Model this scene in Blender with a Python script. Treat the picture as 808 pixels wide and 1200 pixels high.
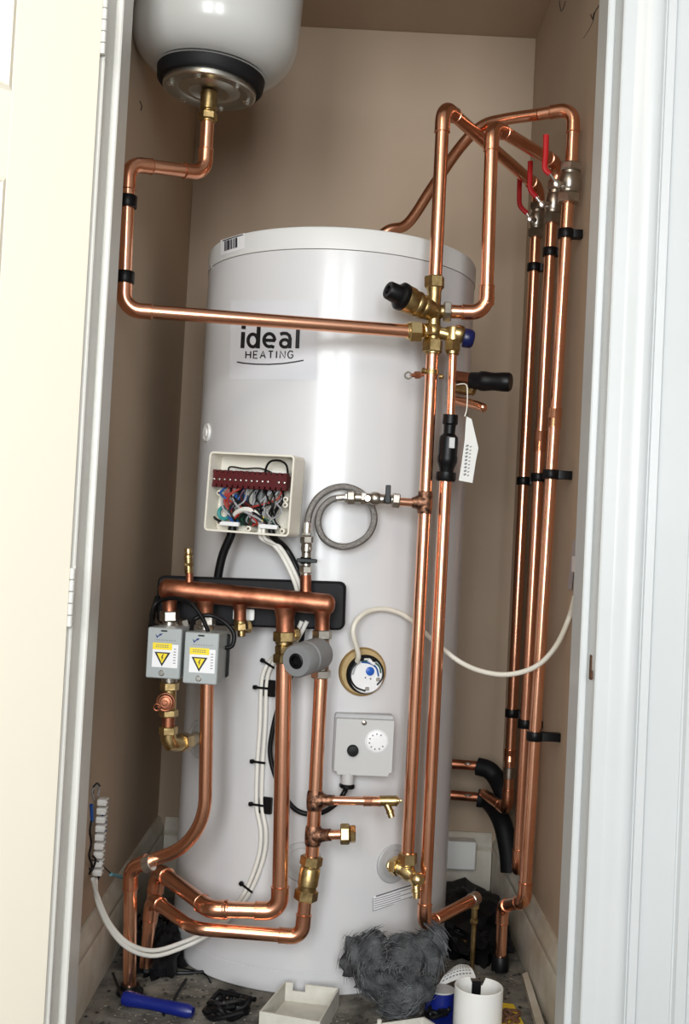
import bpy, math, random
from mathutils import Vector as V, Matrix
random.seed(7)
S = bpy.context.scene
for o in list(bpy.data.objects): bpy.data.objects.remove(o)

# ------------------------------------------------------------------ camera
FPX, CX, CY = 1300.0, 404.0, 600.0
CAMZ, PITCH, ROLL = 0.81, math.atan(40/1300.0), 0.0505
cd = bpy.data.cameras.new('camera'); cam = bpy.data.objects.new('camera', cd); S.collection.objects.link(cam)
cd.sensor_fit = 'VERTICAL'; cd.sensor_height = 36; cd.lens = FPX/1200*36; cd.clip_start = .02
fw = V((0, math.cos(PITCH), math.sin(PITCH))); up0 = V((0, -math.sin(PITCH), math.cos(PITCH))); x0 = V((1, 0, 0))
RT = x0*math.cos(ROLL) + up0*math.sin(ROLL); UP = up0*math.cos(ROLL) - x0*math.sin(ROLL)
CAM = V((0, 0, CAMZ))
M_ = Matrix((RT, UP, -fw)).transposed().to_4x4(); M_.translation = CAM
cam.matrix_world = M_; S.camera = cam

# ------------------------------------------------------------------ world, lights, exposure
w = bpy.data.worlds.new('world'); S.world = w; w.use_nodes = True
bg = w.node_tree.nodes['Background']; bg.inputs[0].default_value = (.80, .90, 1, 1); bg.inputs[1].default_value = 1.5
def area(name, loc, target, sx, sy, power, col):
    ld = bpy.data.lights.new(name, 'AREA'); ld.shape = 'RECTANGLE'; ld.size = sx; ld.size_y = sy
    ld.energy = power; ld.color = col
    o = bpy.data.objects.new(name, ld); S.collection.objects.link(o); o.location = loc
    o.rotation_euler = (V(target)-V(loc)).to_track_quat('-Z', 'Y').to_euler()
    return o
area('window_daylight', (-.62, -1.86, 1.45), (0, 2, .9), .74, 1.7, 62, (.95, .98, 1))
area('window_daylight', (.42, -1.86, 1.45), (0, 2, .9), .62, 1.7, 50, (.95, .98, 1))
area('unseen_warm_light', (-.5, .2, 2.3), (-.6, 1.2, .8), .35, .35, 5, (1, .85, .62))  # unseen warm area light high in the hall, aimed at the open door
S.view_settings.view_transform = 'Standard'; S.view_settings.look = 'None'
S.view_settings.exposure = 0.22; S.view_settings.gamma = 1

# ------------------------------------------------------------------ projection helpers (pixel of the photograph -> point in the room)
def ray(px, py): return (fw*FPX + RT*(px-CX) + UP*(CY-py)).normalized()
def P(px, py, Y):
    d = ray(px, py); return CAM + d*((Y-CAM.y)/d.y)
def FP(px, py, z=0.0):
    d = ray(px, py); return CAM + d*((z-CAM.z)/d.z)
def WP(px, py, X):
    d = ray(px, py); return CAM + d*((X-CAM.x)/d.x)
CYX, CYY, CYR, CYH = -.03, 2.29, .275, 1.396
def CP(px, py, off=0.0):
    d = ray(px, py); R = CYR+off; ox, oy = -CYX, -CYY
    a = d.x**2+d.y**2; b = 2*(ox*d.x+oy*d.y); c = ox*ox+oy*oy-R*R
    q = b*b-4*a*c
    if q < 0: t = -b/(2*a)
    else: t = (-b-math.sqrt(q))/(2*a)
    return CAM + d*t
def CN(p): return V((p.x-CYX, p.y-CYY, 0)).normalized()

# ------------------------------------------------------------------ materials
def mat(name, col, rough=.5, metal=0, var=0, vscale=8, col2=None, bump=0, bscale=60, coat=0, spec=.5, stretch=None, fine=0):
    m = bpy.data.materials.new(name); m.use_nodes = True; nt = m.node_tree; N = nt.nodes; L = nt.links
    b = N['Principled BSDF']; b.inputs['Base Color'].default_value = (*col, 1); b.inputs['Roughness'].default_value = rough
    b.inputs['Metallic'].default_value = metal; b.inputs['Coat Weight'].default_value = coat
    b.inputs['Specular IOR Level'].default_value = spec; b.inputs['Coat Roughness'].default_value = .08
    g = N.new('ShaderNodeNewGeometry'); mp = N.new('ShaderNodeMapping'); L.new(g.outputs['Position'], mp.inputs[0])
    if stretch: mp.inputs['Scale'].default_value = stretch
    if var:
        n = N.new('ShaderNodeTexNoise'); n.inputs['Scale'].default_value = vscale; n.inputs['Detail'].default_value = 6
        L.new(mp.outputs[0], n.inputs[0])
        r = N.new('ShaderNodeValToRGB'); r.color_ramp.elements[0].position = .5-.25/max(var, .3)*.6; r.color_ramp.elements[1].position = .5+.25/max(var, .3)*.6
        L.new(n.outputs[0], r.inputs[0])
        c2 = col2 or tuple(c*.6 for c in col)
        r.color_ramp.elements[0].color = (*[c2[i]*min(var, 1)+col[i]*(1-min(var, 1)) for i in range(3)], 1); r.color_ramp.elements[1].color = (*col, 1)
        L.new(r.outputs[0], b.inputs['Base Color'])
    if bump:
        n = N.new('ShaderNodeTexNoise'); n.inputs['Scale'].default_value = bscale; n.inputs['Detail'].default_value = 5
        L.new(mp.outputs[0], n.inputs[0]); bp = N.new('ShaderNodeBump'); bp.inputs['Strength'].default_value = bump; bp.inputs['Distance'].default_value = .004
        L.new(n.outputs[0], bp.inputs['Height']); L.new(bp.outputs[0], b.inputs['Normal'])
    return m
M = {}
M['copper'] = mat('copper', (.98, .53, .35), .22, 1, .6, 9, (.78, .32, .18))
M['copper_dull'] = mat('dull_copper', (.50, .20, .115), .42, 1, 1, 34, (.24, .09, .05), bump=.12, bscale=70)
M['copper_fit'] = mat('fitting_copper', (.92, .46, .29), .25, 1, .6, 30, (.55, .2, .1), bump=.02)
M['solder'] = mat('solder', (.78, .74, .68), .28, 1, .5, 60, bump=.2, bscale=200)
M['brass'] = mat('brass', (.56, .41, .19), .32, 1, .9, 60, (.26, .17, .07), bump=.1, bscale=120)
M['brass_bright'] = mat('bright_brass', (.80, .62, .32), .25, 1, .6, 60, (.5, .34, .14), bump=.06, bscale=120)
M['nickel'] = mat('nickel', (.56, .52, .46), .3, 1, .7, 70, (.3, .27, .23), bump=.08)
M['chrome'] = mat('zinc_screw', (.8, .79, .76), .22, 1)
M['braid'] = mat('steel_braid', (.42, .40, .38), .38, 1, .8, 500, (.14, .13, .12), bump=.5, bscale=900)
M['steel'] = mat('flange_steel', (.50, .48, .43), .33, 1, .4, 20, (.36, .34, .3), bump=.03)
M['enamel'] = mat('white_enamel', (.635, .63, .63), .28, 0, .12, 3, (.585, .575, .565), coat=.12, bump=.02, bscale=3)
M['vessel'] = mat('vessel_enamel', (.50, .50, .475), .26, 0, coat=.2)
M['lid'] = mat('lid_plastic', (.68, .68, .66), .4)
M['black'] = mat('black_plastic', (.003, .003, .0035), .40, spec=.25)
M['rubber'] = mat('black_rubber', (.006, .006, .007), .6, spec=.25)
M['blackcable'] = mat('black_cable', (.004, .004, .0045), .42, spec=.25)
M['whitecable'] = mat('white_cable', (.72, .70, .64), .42)
M['creamcable'] = mat('cream_cable', (.74, .70, .60), .42)
M['grey'] = mat('grey_plastic', (.42, .42, .42), .42, bump=.02, bscale=400)
M['greydark'] = mat('grey_motor_plastic', (.21, .215, .215), .5)
M['greylight'] = mat('light_grey_plastic', (.50, .50, .49), .5)
M['actuator'] = mat('grey_actuator_metal', (.36, .385, .38), .42, .25)
M['cream'] = mat('cream_box_plastic', (.76, .72, .62), .42)
M['whiteplastic'] = mat('white_plastic', (.78, .77, .73), .4)
M['traywhite'] = mat('dusty_white_plastic', (.66, .64, .57), .5, 0, .5, 50, (.42, .40, .33))
M['paper'] = mat('paper', (.72, .71, .68), .7)
M['sticker'] = mat('white_sticker', (.80, .80, .80), .35)
M['ink'] = mat('black_ink', (.01, .01, .012), .4)
M['inkgrey'] = mat('grey_ink', (.16, .16, .17), .5)
M['yellow'] = mat('yellow_sticker', (.85, .66, .02), .45)
M['blue'] = mat('blue_plastic', (.004, .012, .15), .35)
M['navy'] = mat('navy_cap', (.004, .007, .06), .32)
M['bluedot'] = mat('blue_dial', (.015, .10, .45), .35)
M['bluewire'] = mat('blue_wire', (.015, .08, .30), .4)
M['redwire'] = mat('red_wire', (.32, .03, .02), .4)
M['greenwire'] = mat('green_wire', (.02, .10, .06), .4)
M['greywire'] = mat('grey_wire', (.30, .30, .31), .4)
M['teal'] = mat('teal_plastic', (.03, .25, .24), .4)
M['maroon'] = mat('maroon_terminal', (.085, .008, .010), .4)
M['red'] = mat('red_lever', (.42, .006, .008), .5, spec=.25)
M['bronze'] = mat('bronze_ring', (.46, .30, .12), .4, .85, .5, 30)
M['foam'] = mat('tan_foam', (.50, .36, .17), .9, 0, .6, 60)
M['wool'] = mat('grey_wool', (.10, .105, .108), .95, 0, 1, 38, (.016, .017, .018), bump=.9, bscale=140)
M['woolf'] = mat('wool_fibre', (.21, .22, .225), .9, 0, 1, 30, (.035, .036, .04))
M['wall'] = mat('beige_wall', (.47, .36, .26), .75, 0, .45, 3.5, (.37, .27, .18), bump=.12, bscale=22)
M['skirt'] = mat('old_white_skirting', (.68, .64, .55), .45, 0, .75, 11, (.36, .28, .18), bump=.1, bscale=30)
M['gloss'] = mat('white_gloss_paint', (.63, .645, .645), .3, 0, .5, 5, (.55, .58, .57), bump=.06, bscale=26)
M['glossl'] = mat('cream_white_gloss_paint', (.77, .76, .71), .33, 0, .3, 8, (.60, .59, .54), bump=.15, bscale=70)
M['door'] = mat('cream_door_paint', (.90, .84, .70), .42, 0, .2, 3, (.83, .75, .62), bump=.04, bscale=30)
M['hall'] = mat('hall_wall', (.33, .32, .305), .8)
M['hallfloor'] = mat('hall_carpet', (.16, .14, .12), .95, bump=.4, bscale=300)
M['rust'] = mat('rusty_iron', (.06, .035, .025), .8, .3, .9, 200, (.2, .08, .03))
M['floor'] = mat('dusty_floor', (.23, .215, .18), .95, 0, 1, 22, (.08, .073, .06), bump=.5, bscale=90)
M['debris'] = mat('rubble', (.27, .245, .195), .95, 0, 1, 50, (.10, .08, .06))
M['debrisd'] = mat('dark_rubble', (.05, .045, .04), .95, 0, 1, 50, (.02, .018, .015))
M['flux'] = mat('flux_burnt_copper', (.40, .20, .12), .5, 1, 1, 120, (.05, .03, .025), bump=.3, bscale=200)
M['taupe'] = mat('grey_tape', (.38, .35, .36), .5)
M['tapeblue'] = mat('blue_tape', (.16, .36, .42), .6)
M['yelitem'] = mat('yellow_card', (.75, .52, .03), .6)

# ------------------------------------------------------------------ mesh builder
def basis(d):
    d = d.normalized(); a = V((0, 0, 1)) if abs(d.z) < .9 else V((1, 0, 0))
    u = d.cross(a).normalized(); return u, d.cross(u).normalized()
class MB:
    def __init__(s): s.v = []; s.f = []
    def add(s, vs, fs):
        n = len(s.v); s.v += [V(p) for p in vs]; s.f += [tuple(i+n for i in f) for f in fs]; return s
    def tube(s, pts, r, seg=14, cap=True):
        pts = [V(p) for p in pts]; n = len(pts); rs = r if isinstance(r, (list, tuple)) else [r]*n
        T = []
        for i in range(n):
            t = (pts[min(i+1, n-1)]-pts[max(i-1, 0)]); T.append(t.normalized() if t.length > 1e-9 else V((0, 0, 1)))
        u, _ = basis(T[0]); vs = []; fs = []
        for i in range(n):
            u = (u - T[i]*u.dot(T[i])); u = u.normalized() if u.length > 1e-6 else basis(T[i])[0]
            w_ = T[i].cross(u)
            for k in range(seg):
                a = 2*math.pi*k/seg; vs.append(pts[i]+(u*math.cos(a)+w_*math.sin(a))*rs[i])
        for i in range(n-1):
            for k in range(seg):
                a = i*seg+k; b = i*seg+(k+1) % seg; fs.append((a, b, b+seg, a+seg))
        if cap: fs.append(tuple(range(seg-1, -1, -1))); fs.append(tuple((n-1)*seg+k for k in range(seg)))
        return s.add(vs, fs)
    def lathe(s, o, d, prof, seg=24, rot=0, cap=True):
        """prof: (distance along axis, radius)"""
        o = V(o); d = V(d).normalized(); u, w_ = basis(d); vs = []; fs = []
        for t, r in prof:
            for k in range(seg):
                a = 2*math.pi*k/seg+rot; vs.append(o+d*t+(u*math.cos(a)+w_*math.sin(a))*max(r, 1e-5))
        n = len(prof)
        for i in range(n-1):
            for k in range(seg):
                a = i*seg+k; b = i*seg+(k+1) % seg; fs.append((a, b, b+seg, a+seg))
        if cap: fs.append(tuple(range(seg-1, -1, -1))); fs.append(tuple((n-1)*seg+k for k in range(seg)))
        return s.add(vs, fs)
    def sec(s, A, B, r, seg=24, ch=.0012, rot=0):
        A = V(A); B = V(B); L = (B-A).length; ch = min(ch, L*.3, r*.3)
        return s.lathe(A, B-A, [(0, r-ch), (ch, r), (L-ch, r), (L, r-ch)], seg, rot)
    def nut(s, A, B, r, rot=.3): return s.sec(A, B, r, 6, .0018, rot)
    def sphere(s, c, r, seg=16, sc=(1, 1, 1)):
        n = seg//2; pr = [(V(c)[2]*0 - r*math.cos(math.pi*i/n), r*math.sin(math.pi*i/n)) for i in range(n+1)]
        m = MB().lathe((0, 0, 0), (0, 0, 1), pr, seg, cap=False)
        return s.add([V((p.x*sc[0], p.y*sc[1], p.z*sc[2]))+V(c) for p in m.v], m.f)
    def rbox(s, o, ex, ey, ez, sx, sy, sz, rc=.004, ch=.0012, n=4):
        """rounded box: outline in ex/ey, thickness along ez, o is its centre"""
        o = V(o); out = []
        def outline(ins):
            hx, hy = sx/2-ins, sy/2-ins; r = max(rc-ins, .0003); pts = []
            for q, (cx, cy) in enumerate(((hx-r, hy-r), (-hx+r, hy-r), (-hx+r, -hy+r), (hx-r, -hy+r))):
                for k in range(n+1):
                    a = math.pi/2*(q+k/n); pts.append((cx+r*math.cos(a), cy+r*math.sin(a)))
            return pts
        vs = []; fs = []; lay = [(-sz/2, ch), (-sz/2+ch, 0), (sz/2-ch, 0), (sz/2, ch)]; m = 4*(n+1)
        for z, ins in lay:
            for x, y in outline(ins): vs.append(o+ex*x+ey*y+ez*z)
        for i in range(3):
            for k in range(m):
                a = i*m+k; b = i*m+(k+1) % m; fs.append((a, b, b+m, a+m))
        fs.append(tuple(range(m-1, -1, -1))); fs.append(tuple(3*m+k for k in range(m)))
        return s.add(vs, fs)
    def box(s, lo, hi, ch=.001):
        lo = V(lo); hi = V(hi); c = (lo+hi)/2; d = hi-lo
        return s.rbox(c, V((1, 0, 0)), V((0, 1, 0)), V((0, 0, 1)), abs(d.x), abs(d.y), abs(d.z), max(ch, .0004), ch, 1)
    def prism(s, pts, d, flip=False):
        """closed outline pts extruded by vector d"""
        pts = [V(p) for p in pts]; n = len(pts); d = V(d)
        return s.add(pts+[p+d for p in pts], [tuple(range(n-1, -1, -1)), tuple(range(n, 2*n))]+[(k, (k+1) % n, n+(k+1) % n, n+k) for k in range(n)])

def finish(name, mb, m, org, sharp=38):
    me = bpy.data.meshes.new(name); me.from_pydata([tuple(p-org) for p in mb.v], [], mb.f); me.validate()
    import bmesh
    bm = bmesh.new(); bm.from_mesh(me); bmesh.ops.recalc_face_normals(bm, faces=bm.faces[:]); bm.to_mesh(me); bm.free()
    me.polygons.foreach_set('use_smooth', [True]*len(me.polygons)); me.set_sharp_from_angle(angle=math.radians(sharp))
    me.materials.append(M[m] if isinstance(m, str) else m)
    o = bpy.data.objects.new(name, me); S.collection.objects.link(o); return o
ORG = {}
def thing(name, loc, label, cat, group=None):
    o = bpy.data.objects.new(name, None); S.collection.objects.link(o); o.location = loc; o.empty_display_size = .02
    o['label'] = label; o['category'] = cat
    if group: o['group'] = group
    ORG[o.name] = V(loc); return o
def part(name, mb, m, parent, label=None, kind=None, sharp=38):
    org = ORG[parent.name]; o = finish(name, mb, m, org if parent.type == 'EMPTY' or True else V(), sharp)
    o.parent = parent; ORG[o.name] = org
    if label: o['label'] = label
    if kind: o['kind'] = kind
    return o
def solo(name, mb, m, label, cat, group=None, kind=None, sharp=38):
    c = sum(mb.v, V())/len(mb.v); c.z = min(p.z for p in mb.v)
    o = finish(name, mb, m, c, sharp); o.location = c; ORG[o.name] = c
    o['label'] = label; o['category'] = cat
    if group: o['group'] = group
    if kind: o['kind'] = kind
    return o
def struct(name, mb, m, parent=None):
    c = V() if parent is None else ORG[parent.name]
    o = finish(name, mb, m, c); ORG[o.name] = c
    if parent: o.parent = parent
    else: o['kind'] = 'structure'
    return o

def smooth(pts, n=8):
    """Catmull-Rom through pts"""
    pts = [V(p) for p in pts]; q = [pts[0]*2-pts[1]]+pts+[pts[-1]*2-pts[-2]]; out = []
    for i in range(1, len(q)-2):
        for k in range(n):
            t = k/n; a, b, c, d = q[i-1], q[i], q[i+1], q[i+2]
            out.append(.5*((2*b)+(c-a)*t+(2*a-5*b+4*c-d)*t*t+(3*b-a-3*c+d)*t**3))
    out.append(pts[-1]); return out
def arc3(A, B, C, R, n=9):
    """fillet at B"""
    u = (A-B).normalized(); v_ = (C-B).normalized(); ang = math.acos(max(-1, min(1, u.dot(v_))))
    t = R/math.tan(ang/2); t = min(t, (A-B).length*.96, (C-B).length*.96); R = t*math.tan(ang/2)
    c = B+(u+v_).normalized()*(R/math.sin(ang/2)); a = B+u*t-c; b = B+v_*t-c
    th = a.angle(b); out = []
    for k in range(n+1):
        f = k/n; out.append(c+(a*math.sin((1-f)*th)+b*math.sin(f*th))/math.sin(th))
    return out, u, v_, t
def pipe(root, pts, r, m='copper', mf='copper_fit', seg=20, socket=1.7, er=2.3, name='tube'):
    """pts: (point, None|'e'|'q'|radius): 'e' soldered elbow, 'q' compact elbow, number = bent tube. Tubes and elbows become parts of root."""
    cur = [pts[0][0]]
    for i in range(1, len(pts)-1):
        A, B, C = pts[i-1][0], pts[i][0], pts[i+1][0]; k = pts[i][1]
        if isinstance(k, (int, float)):
            a, *_ = arc3(A, B, C, k, 14); cur += a
        else:
            a, u, v_, t = arc3(A, B, C, r*er, 8)
            cur.append(a[0]); part(name, MB().tube(cur, r, seg), m, root); cur = [a[-1]]
            sl = r*socket; l1 = min(sl, max((A-a[0]).length*.45, .001)); l2 = min(sl, max((C-a[-1]).length*.45, .001))
            e = MB(); R = r*1.13; p = [a[0]+u*l1]+[a[0]+u*l1*.5]+a+[a[-1]+v_*l2*.5]+[a[-1]+v_*l2]
            e.tube(p, R, seg)
            e.lathe(a[0]+u*(l1-.0022), u, [(0, R), (.0006, R*1.06), (.0018, R*1.06), (.0026, R*.98)], seg)
            e.lathe(a[-1]+v_*(l2-.0022), v_, [(0, R), (.0006, R*1.06), (.0018, R*1.06), (.0026, R*.98)], seg)
            part('elbow', e, mf, root)
    cur.append(pts[-1][0]); part(name, MB().tube(cur, r, seg), m, root)
def coupling(root, A, B, r, m='copper_fit', name='coupling', label=None):
    d = (B-A).normalized(); L = (B-A).length; R = r*1.14
    return part(name, MB().lathe(A, d, [(0, r), (0, R*1.04), (.002, R*1.04), (.003, R), (L*.48, R), (L*.5, R*.97), (L*.52, R), (L-.003, R), (L-.002, R*1.04), (L, R*1.04), (L, r)], 20), m, root, label)
X, Yv, Z = V((1, 0, 0)), V((0, 1, 0)), V((0, 0, 1))

# ================================================================== SETTING
LX, RX, BY = -.415, .415, 2.71
CEIL = 2.09
struct('floor', MB().box((-.46, 1.60, -.05), (.46, 2.76, 0)), 'floor')
struct('floor_hall', MB().box((-1.5, -1.9, -.05), (1.5, 1.5995, -.001)), 'hallfloor')
struct('ceiling', MB().box((-.46, 1.62, CEIL), (.46, 2.76, CEIL+.04)), 'wall')
struct('wall_left', MB().box((LX-.04, 1.72, 0), (LX, 2.75, CEIL)), 'wall')
struct('wall_right', MB().box((RX, 1.72, 0), (RX+.04, 2.75, CEIL)), 'wall')
struct('wall_back', MB().box((LX, BY, 0), (RX, BY+.04, CEIL)), 'wall')
struct('ceiling_hall', MB().box((-1.5, -1.9, 2.4), (1.5, 1.62, 2.44)), 'hall')
struct('wall_hall_left', MB().box((-1.54, -1.9, 0), (-1.5, 1.62, 2.4)), 'hall')
struct('wall_hall_right', MB().box((1.5, -1.9, 0), (1.54, 1.62, 2.4)), 'hall')
fm = MB()  # partition the cupboard door is set in
fm.box((-1.5, 1.62, 0), (-.410, 1.715, 2.4)); fm.box((.398, 1.62, 0), (1.5, 1.715, 2.4)); fm.box((-.410, 1.62, 2.02), (.398, 1.715, 2.4))
struct('wall_front', fm, 'hall')
hb = MB()  # hall wall behind the camera, with a window opening
wz0, wz1 = .55, 2.32
for a, b in ((-1.5, -1.02), (-.22, .08), (.76, 1.5)): hb.box((a, -1.94, 0), (b, -1.9, 2.4))
for a, b in ((-1.02, -.22), (.08, .76)): hb.box((a, -1.94, 0), (b, -1.9, wz0)); hb.box((a, -1.94, wz1), (b, -1.9, 2.4))
struct('wall_hall_back', hb, 'hall')
for wn, (wx0, wx1) in enumerate(((-1.02, -.22), (.08, .76))):
    wf = MB()
    for a, b in (((wx0, -1.93, wz0), (wx0+.05, -1.89, wz1)), ((wx1-.05, -1.93, wz0), (wx1, -1.89, wz1)), ((wx0, -1.93, wz0), (wx1, -1.89, wz0+.05)), ((wx0, -1.93, wz1-.05), (wx1, -1.89, wz1))): wf.box(a, b)
    struct(f'window_{wn+1}', wf, 'gloss')

# door lining, stops, architrave
def jamb(sg, xin, name):
    m = 'gloss' if sg > 0 else 'glossl'
    f = MB(); a, b = sorted((sg*xin, sg*(xin+.026))); f.box((a, 1.60, 0), (b, 1.72, 2.02), .002)
    a, b = sorted((sg*(xin-.012), sg*xin)); f.box((a, 1.65, 0), (b, 1.7195, 2.0), .002)
    return struct(name, f, m)
jr = jamb(1, .372, 'trim_1'); jl = jamb(-1, .3835, 'trim_2')
struct('trim_3', MB().box((-.40, 1.60, 2.0), (.40, 1.72, 2.03), .002), 'gloss')
def prof_extrude(pr, z0, z1):
    mb = MB(); pts = [V((x, y, z0)) for x, y in pr]; return mb.prism(pts, V((0, 0, z1-z0)))
ar = [(.380, 1.62), (.380, 1.606), (.3815, 1.603), (.385, 1.6015), (.390, 1.6005), (.396, 1.5985), (.404, 1.594), (.411, 1.5905), (.418, 1.589), (.426, 1.590), (.431, 1.5935), (.4335, 1.597), (.4345, 1.597), (.4355, 1.592), (.447, 1.5915), (.449, 1.5935), (.449, 1.62)]
struct('trim_4', prof_extrude(ar, 0, 2.08), 'gloss')
# flat facing board beyond the architrave with its own bead
ab = [(.4492, 1.62), (.4492, 1.6035), (.451, 1.602), (.498, 1.602), (.5, 1.604), (.502, 1.604), (.505, 1.597), (.520, 1.597), (.523, 1.602), (.60, 1.602), (.60, 1.62)]
struct('trim_5', prof_extrude(ab, 0, 2.08), 'gloss')
al = [(-x-.0115, y) for x, y in ar]
struct('trim_6', prof_extrude(al, 0, 2.08), 'glossl')

# skirtings
def skirt(name, fx, ln):
    # profile: (distance out of wall, z)
    pr = [(0, 0), (.017, 0), (.017, .088), (.013, .094), (.016, .102), (.015, .112), (.010, .118), (.009, .128), (.005, .135), (0, .135)]
    mb = MB(); a = [fx(d, z, 0) for d, z in pr]; b = [fx(d, z, 1) for d, z in pr]; n = len(pr)
    mb.add(a+b, [tuple(range(n-1, -1, -1)), tuple(range(n, 2*n))]+[(k, (k+1) % n, n+(k+1) % n, n+k) for k in range(n)])
    return struct(name, mb, 'skirt')
skirt('baseboard_left', lambda d, z, e: V((LX+.0003+d, 1.722+e*(BY-1.722-.001), z+.0005)), 1)
skirt('baseboard_right', lambda d, z, e: V((RX-.0003-d, 1.722+e*(BY-1.722-.001), z+.0005)), 1)
skirt('baseboard_back', lambda d, z, e: V((LX+.02+e*(RX-LX-.04), BY-.0003-d, z+.0005)), 1)

# ------------------------------------------------------------------ open cream door (left)
def build_door():
    al_ = math.radians(40); hx, hy = -.3875, 1.5875
    ux = V((-math.cos(al_), -math.sin(al_), 0)); nrm = V((math.sin(al_), -math.cos(al_), 0)); O = V((hx, hy, .012))
    root = bpy.data.objects.new('door_1', None); S.collection.objects.link(root); root.location = O; ORG[root.name] = O
    root['kind'] = 'structure'
    T = .034; W = .70; H = 1.985
    f = MB()
    def slab(u0, u1, z0, z1, d0=0.0, d1=T): # d measured back from the visible face
        c = O+ux*((u0+u1)/2)+Z*((z0+z1)/2)-nrm*((d0+d1)/2)
        f.rbox(c, ux, Z, nrm, u1-u0, z1-z0, d1-d0, .0006, .0006, 1)
    rows = [(.0, .20), (.62, .74), (1.278, 1.398), (H-.11, H)]
    for u0, u1 in ((0, .128), (.31, .39), (W-.105, W)): slab(u0, u1, 0, H)
    for z0, z1 in rows:
        slab(.128, .31, z0, z1); slab(.39, W-.105, z0, z1)
    part('stile', f, 'door', root)
    for i in range(3):
        z0, z1 = rows[i][1], rows[i+1][0]
        for u0, u1 in ((.128, .31), (.39, W-.105)):
            mb = MB(); lay = [(0, .0005), (.006, -.004), (.012, .004), (.020, .009), (.034, .009), (.050, .003), (.052, .003)]
            vs = []; fs = []
            for ins, dep in lay:
                for a, b in ((u0+ins, z0+ins), (u1-ins, z0+ins), (u1-ins, z1-ins), (u0+ins, z1-ins)): vs.append(O+ux*a+Z*b-nrm*dep)
            for k in range(len(lay)-1):
                for q in range(4): fs.append((k*4+q, k*4+(q+1) % 4, k*4+4+(q+1) % 4, k*4+4+q))
            fs.append(tuple((len(lay)-1)*4+q for q in range(4)))
            for a, b in ((u0, z0), (u1, z0), (u1, z1), (u0, z1)): vs.append(O+ux*a+Z*b-nrm*.03)
            nb = len(lay)*4; fs.append((nb+3, nb+2, nb+1, nb))
            for q in range(4): fs.append((q, nb+q, nb+(q+1) % 4, (q+1) % 4))
            mb.add(vs, fs); part('panel', mb, 'door', root)
    # butt hinges
    for zc in (.717, 1.548):
        k = MB(); c = V((-.3855, 1.592, zc))
        hn = part('hinge', MB().box((-.3850, 1.600, zc-.045), (-.3828, 1.624, zc+.045), .0004), 'glossl', root, 'painted hinge leaf')
        for q in range(5):
            part('knuckle', MB().lathe(c+Z*(-.042+q*.017), Z, [(0, .0035), (.0006, .0042), (.0154, .0042), (.016, .0035)], 12), 'glossl', hn)
    return root
build_door()

# ================================================================== HOT WATER CYLINDER
cyl = thing('hot_water_cylinder', (CYX, CYY, 0), 'tall white enamelled hot water cylinder standing on the cupboard floor', 'water cylinder')
C0 = V((CYX, CYY, 0))
part('body', MB().lathe(C0, Z, [(.0005, CYR-.004), (.003, CYR-.001), (.040, CYR-.001), (.041, CYR-.0025), (.0425, CYR-.0025), (.0435, CYR), (CYH-.045, CYR)], 128), 'enamel', cyl)
part('lid', MB().lathe(C0, Z, [(CYH-.0445, CYR-.003), (CYH-.0435, CYR+.0015), (CYH-.008, CYR+.0015), (CYH-.003, CYR-.001), (CYH, CYR-.008), (CYH+.002, CYR-.05), (CYH+.003, .01)], 128), 'lid', cyl)

def decal_mesh(mb, pts, wpx, proj, closed=False):
    """ribbon along a pixel polyline, laid on the real surface by proj(px,py)"""
    n = len(pts); out = []
    for i in range(n):
        a = pts[(i-1) % n if closed else max(i-1, 0)]; b = pts[(i+1) % n if closed else min(i+1, n-1)]
        dx, dy = b[0]-a[0], b[1]-a[1]; l = math.hypot(dx, dy) or 1; nx, ny = -dy/l*wpx/2, dx/l*wpx/2
        out += [proj(pts[i][0]+nx, pts[i][1]+ny), proj(pts[i][0]-nx, pts[i][1]-ny)]
    fs = [(2*i, 2*i+1, 2*((i+1) % n)+1, 2*((i+1) % n)) for i in range(n if closed else n-1)]
    mb.add(out, fs)
def quadgrid(mb, c00, c10, c11, c01, proj, n=8, m=4):
    vs = []; fs = []
    for j in range(m+1):
        for i in range(n+1):
            u, v_ = i/n, j/m
            x = (1-v_)*((1-u)*c00[0]+u*c10[0])+v_*((1-u)*c01[0]+u*c11[0]); y = (1-v_)*((1-u)*c00[1]+u*c10[1])+v_*((1-u)*c01[1]+u*c11[1])
            vs.append(proj(x, y))
    for j in range(m):
        for i in range(n): a = j*(n+1)+i; fs.append((a, a+1, a+n+2, a+n+1))
    mb.add(vs, fs)
def arcp(cx, cy, rx, ry, a0, a1, n=14): return [(cx+rx*math.cos(math.radians(a0+(a1-a0)*k/n)), cy+ry*math.sin(math.radians(a0+(a1-a0)*k/n))) for k in range(n+1)]
c1 = lambda x, y: CP(x, y, .0006); c2_ = lambda x, y: CP(x, y, .0012)
# brand sticker: lettering as drawn strokes, on a faint clear label
sk = MB(); quadgrid(sk, (271, 352), (373, 352), (371, 445), (269, 445), c1, 10, 4)
stk = part('brand_sticker', sk, mat('clear_label', (.66, .66, .68), .18), cyl)
L = MB(); W_ = 4.7
decal_mesh(L, [(285.2, 389), (284.2, 408)], W_, c2_); decal_mesh(L, [(285.8, 381.5), (285.5, 385.5)], W_+.4, c2_)        # i
decal_mesh(L, arcp(296.5, 399, 5.6, 7.4, 0, 360, 22)[:-1], 4.0, c2_, True); decal_mesh(L, [(303.6, 379), (302.4, 408.3)], W_, c2_)  # d
decal_mesh(L, [(309.8, 398.6), (322.2, 399)]+arcp(315.8, 398.6, 6.3, 7.6, -2, -290, 20)+[(321.5, 407)], 3.9, c2_)          # e
decal_mesh(L, arcp(334, 402.4, 5.0, 4.4, 0, 360, 18)[:-1], 3.8, c2_, True)
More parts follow.
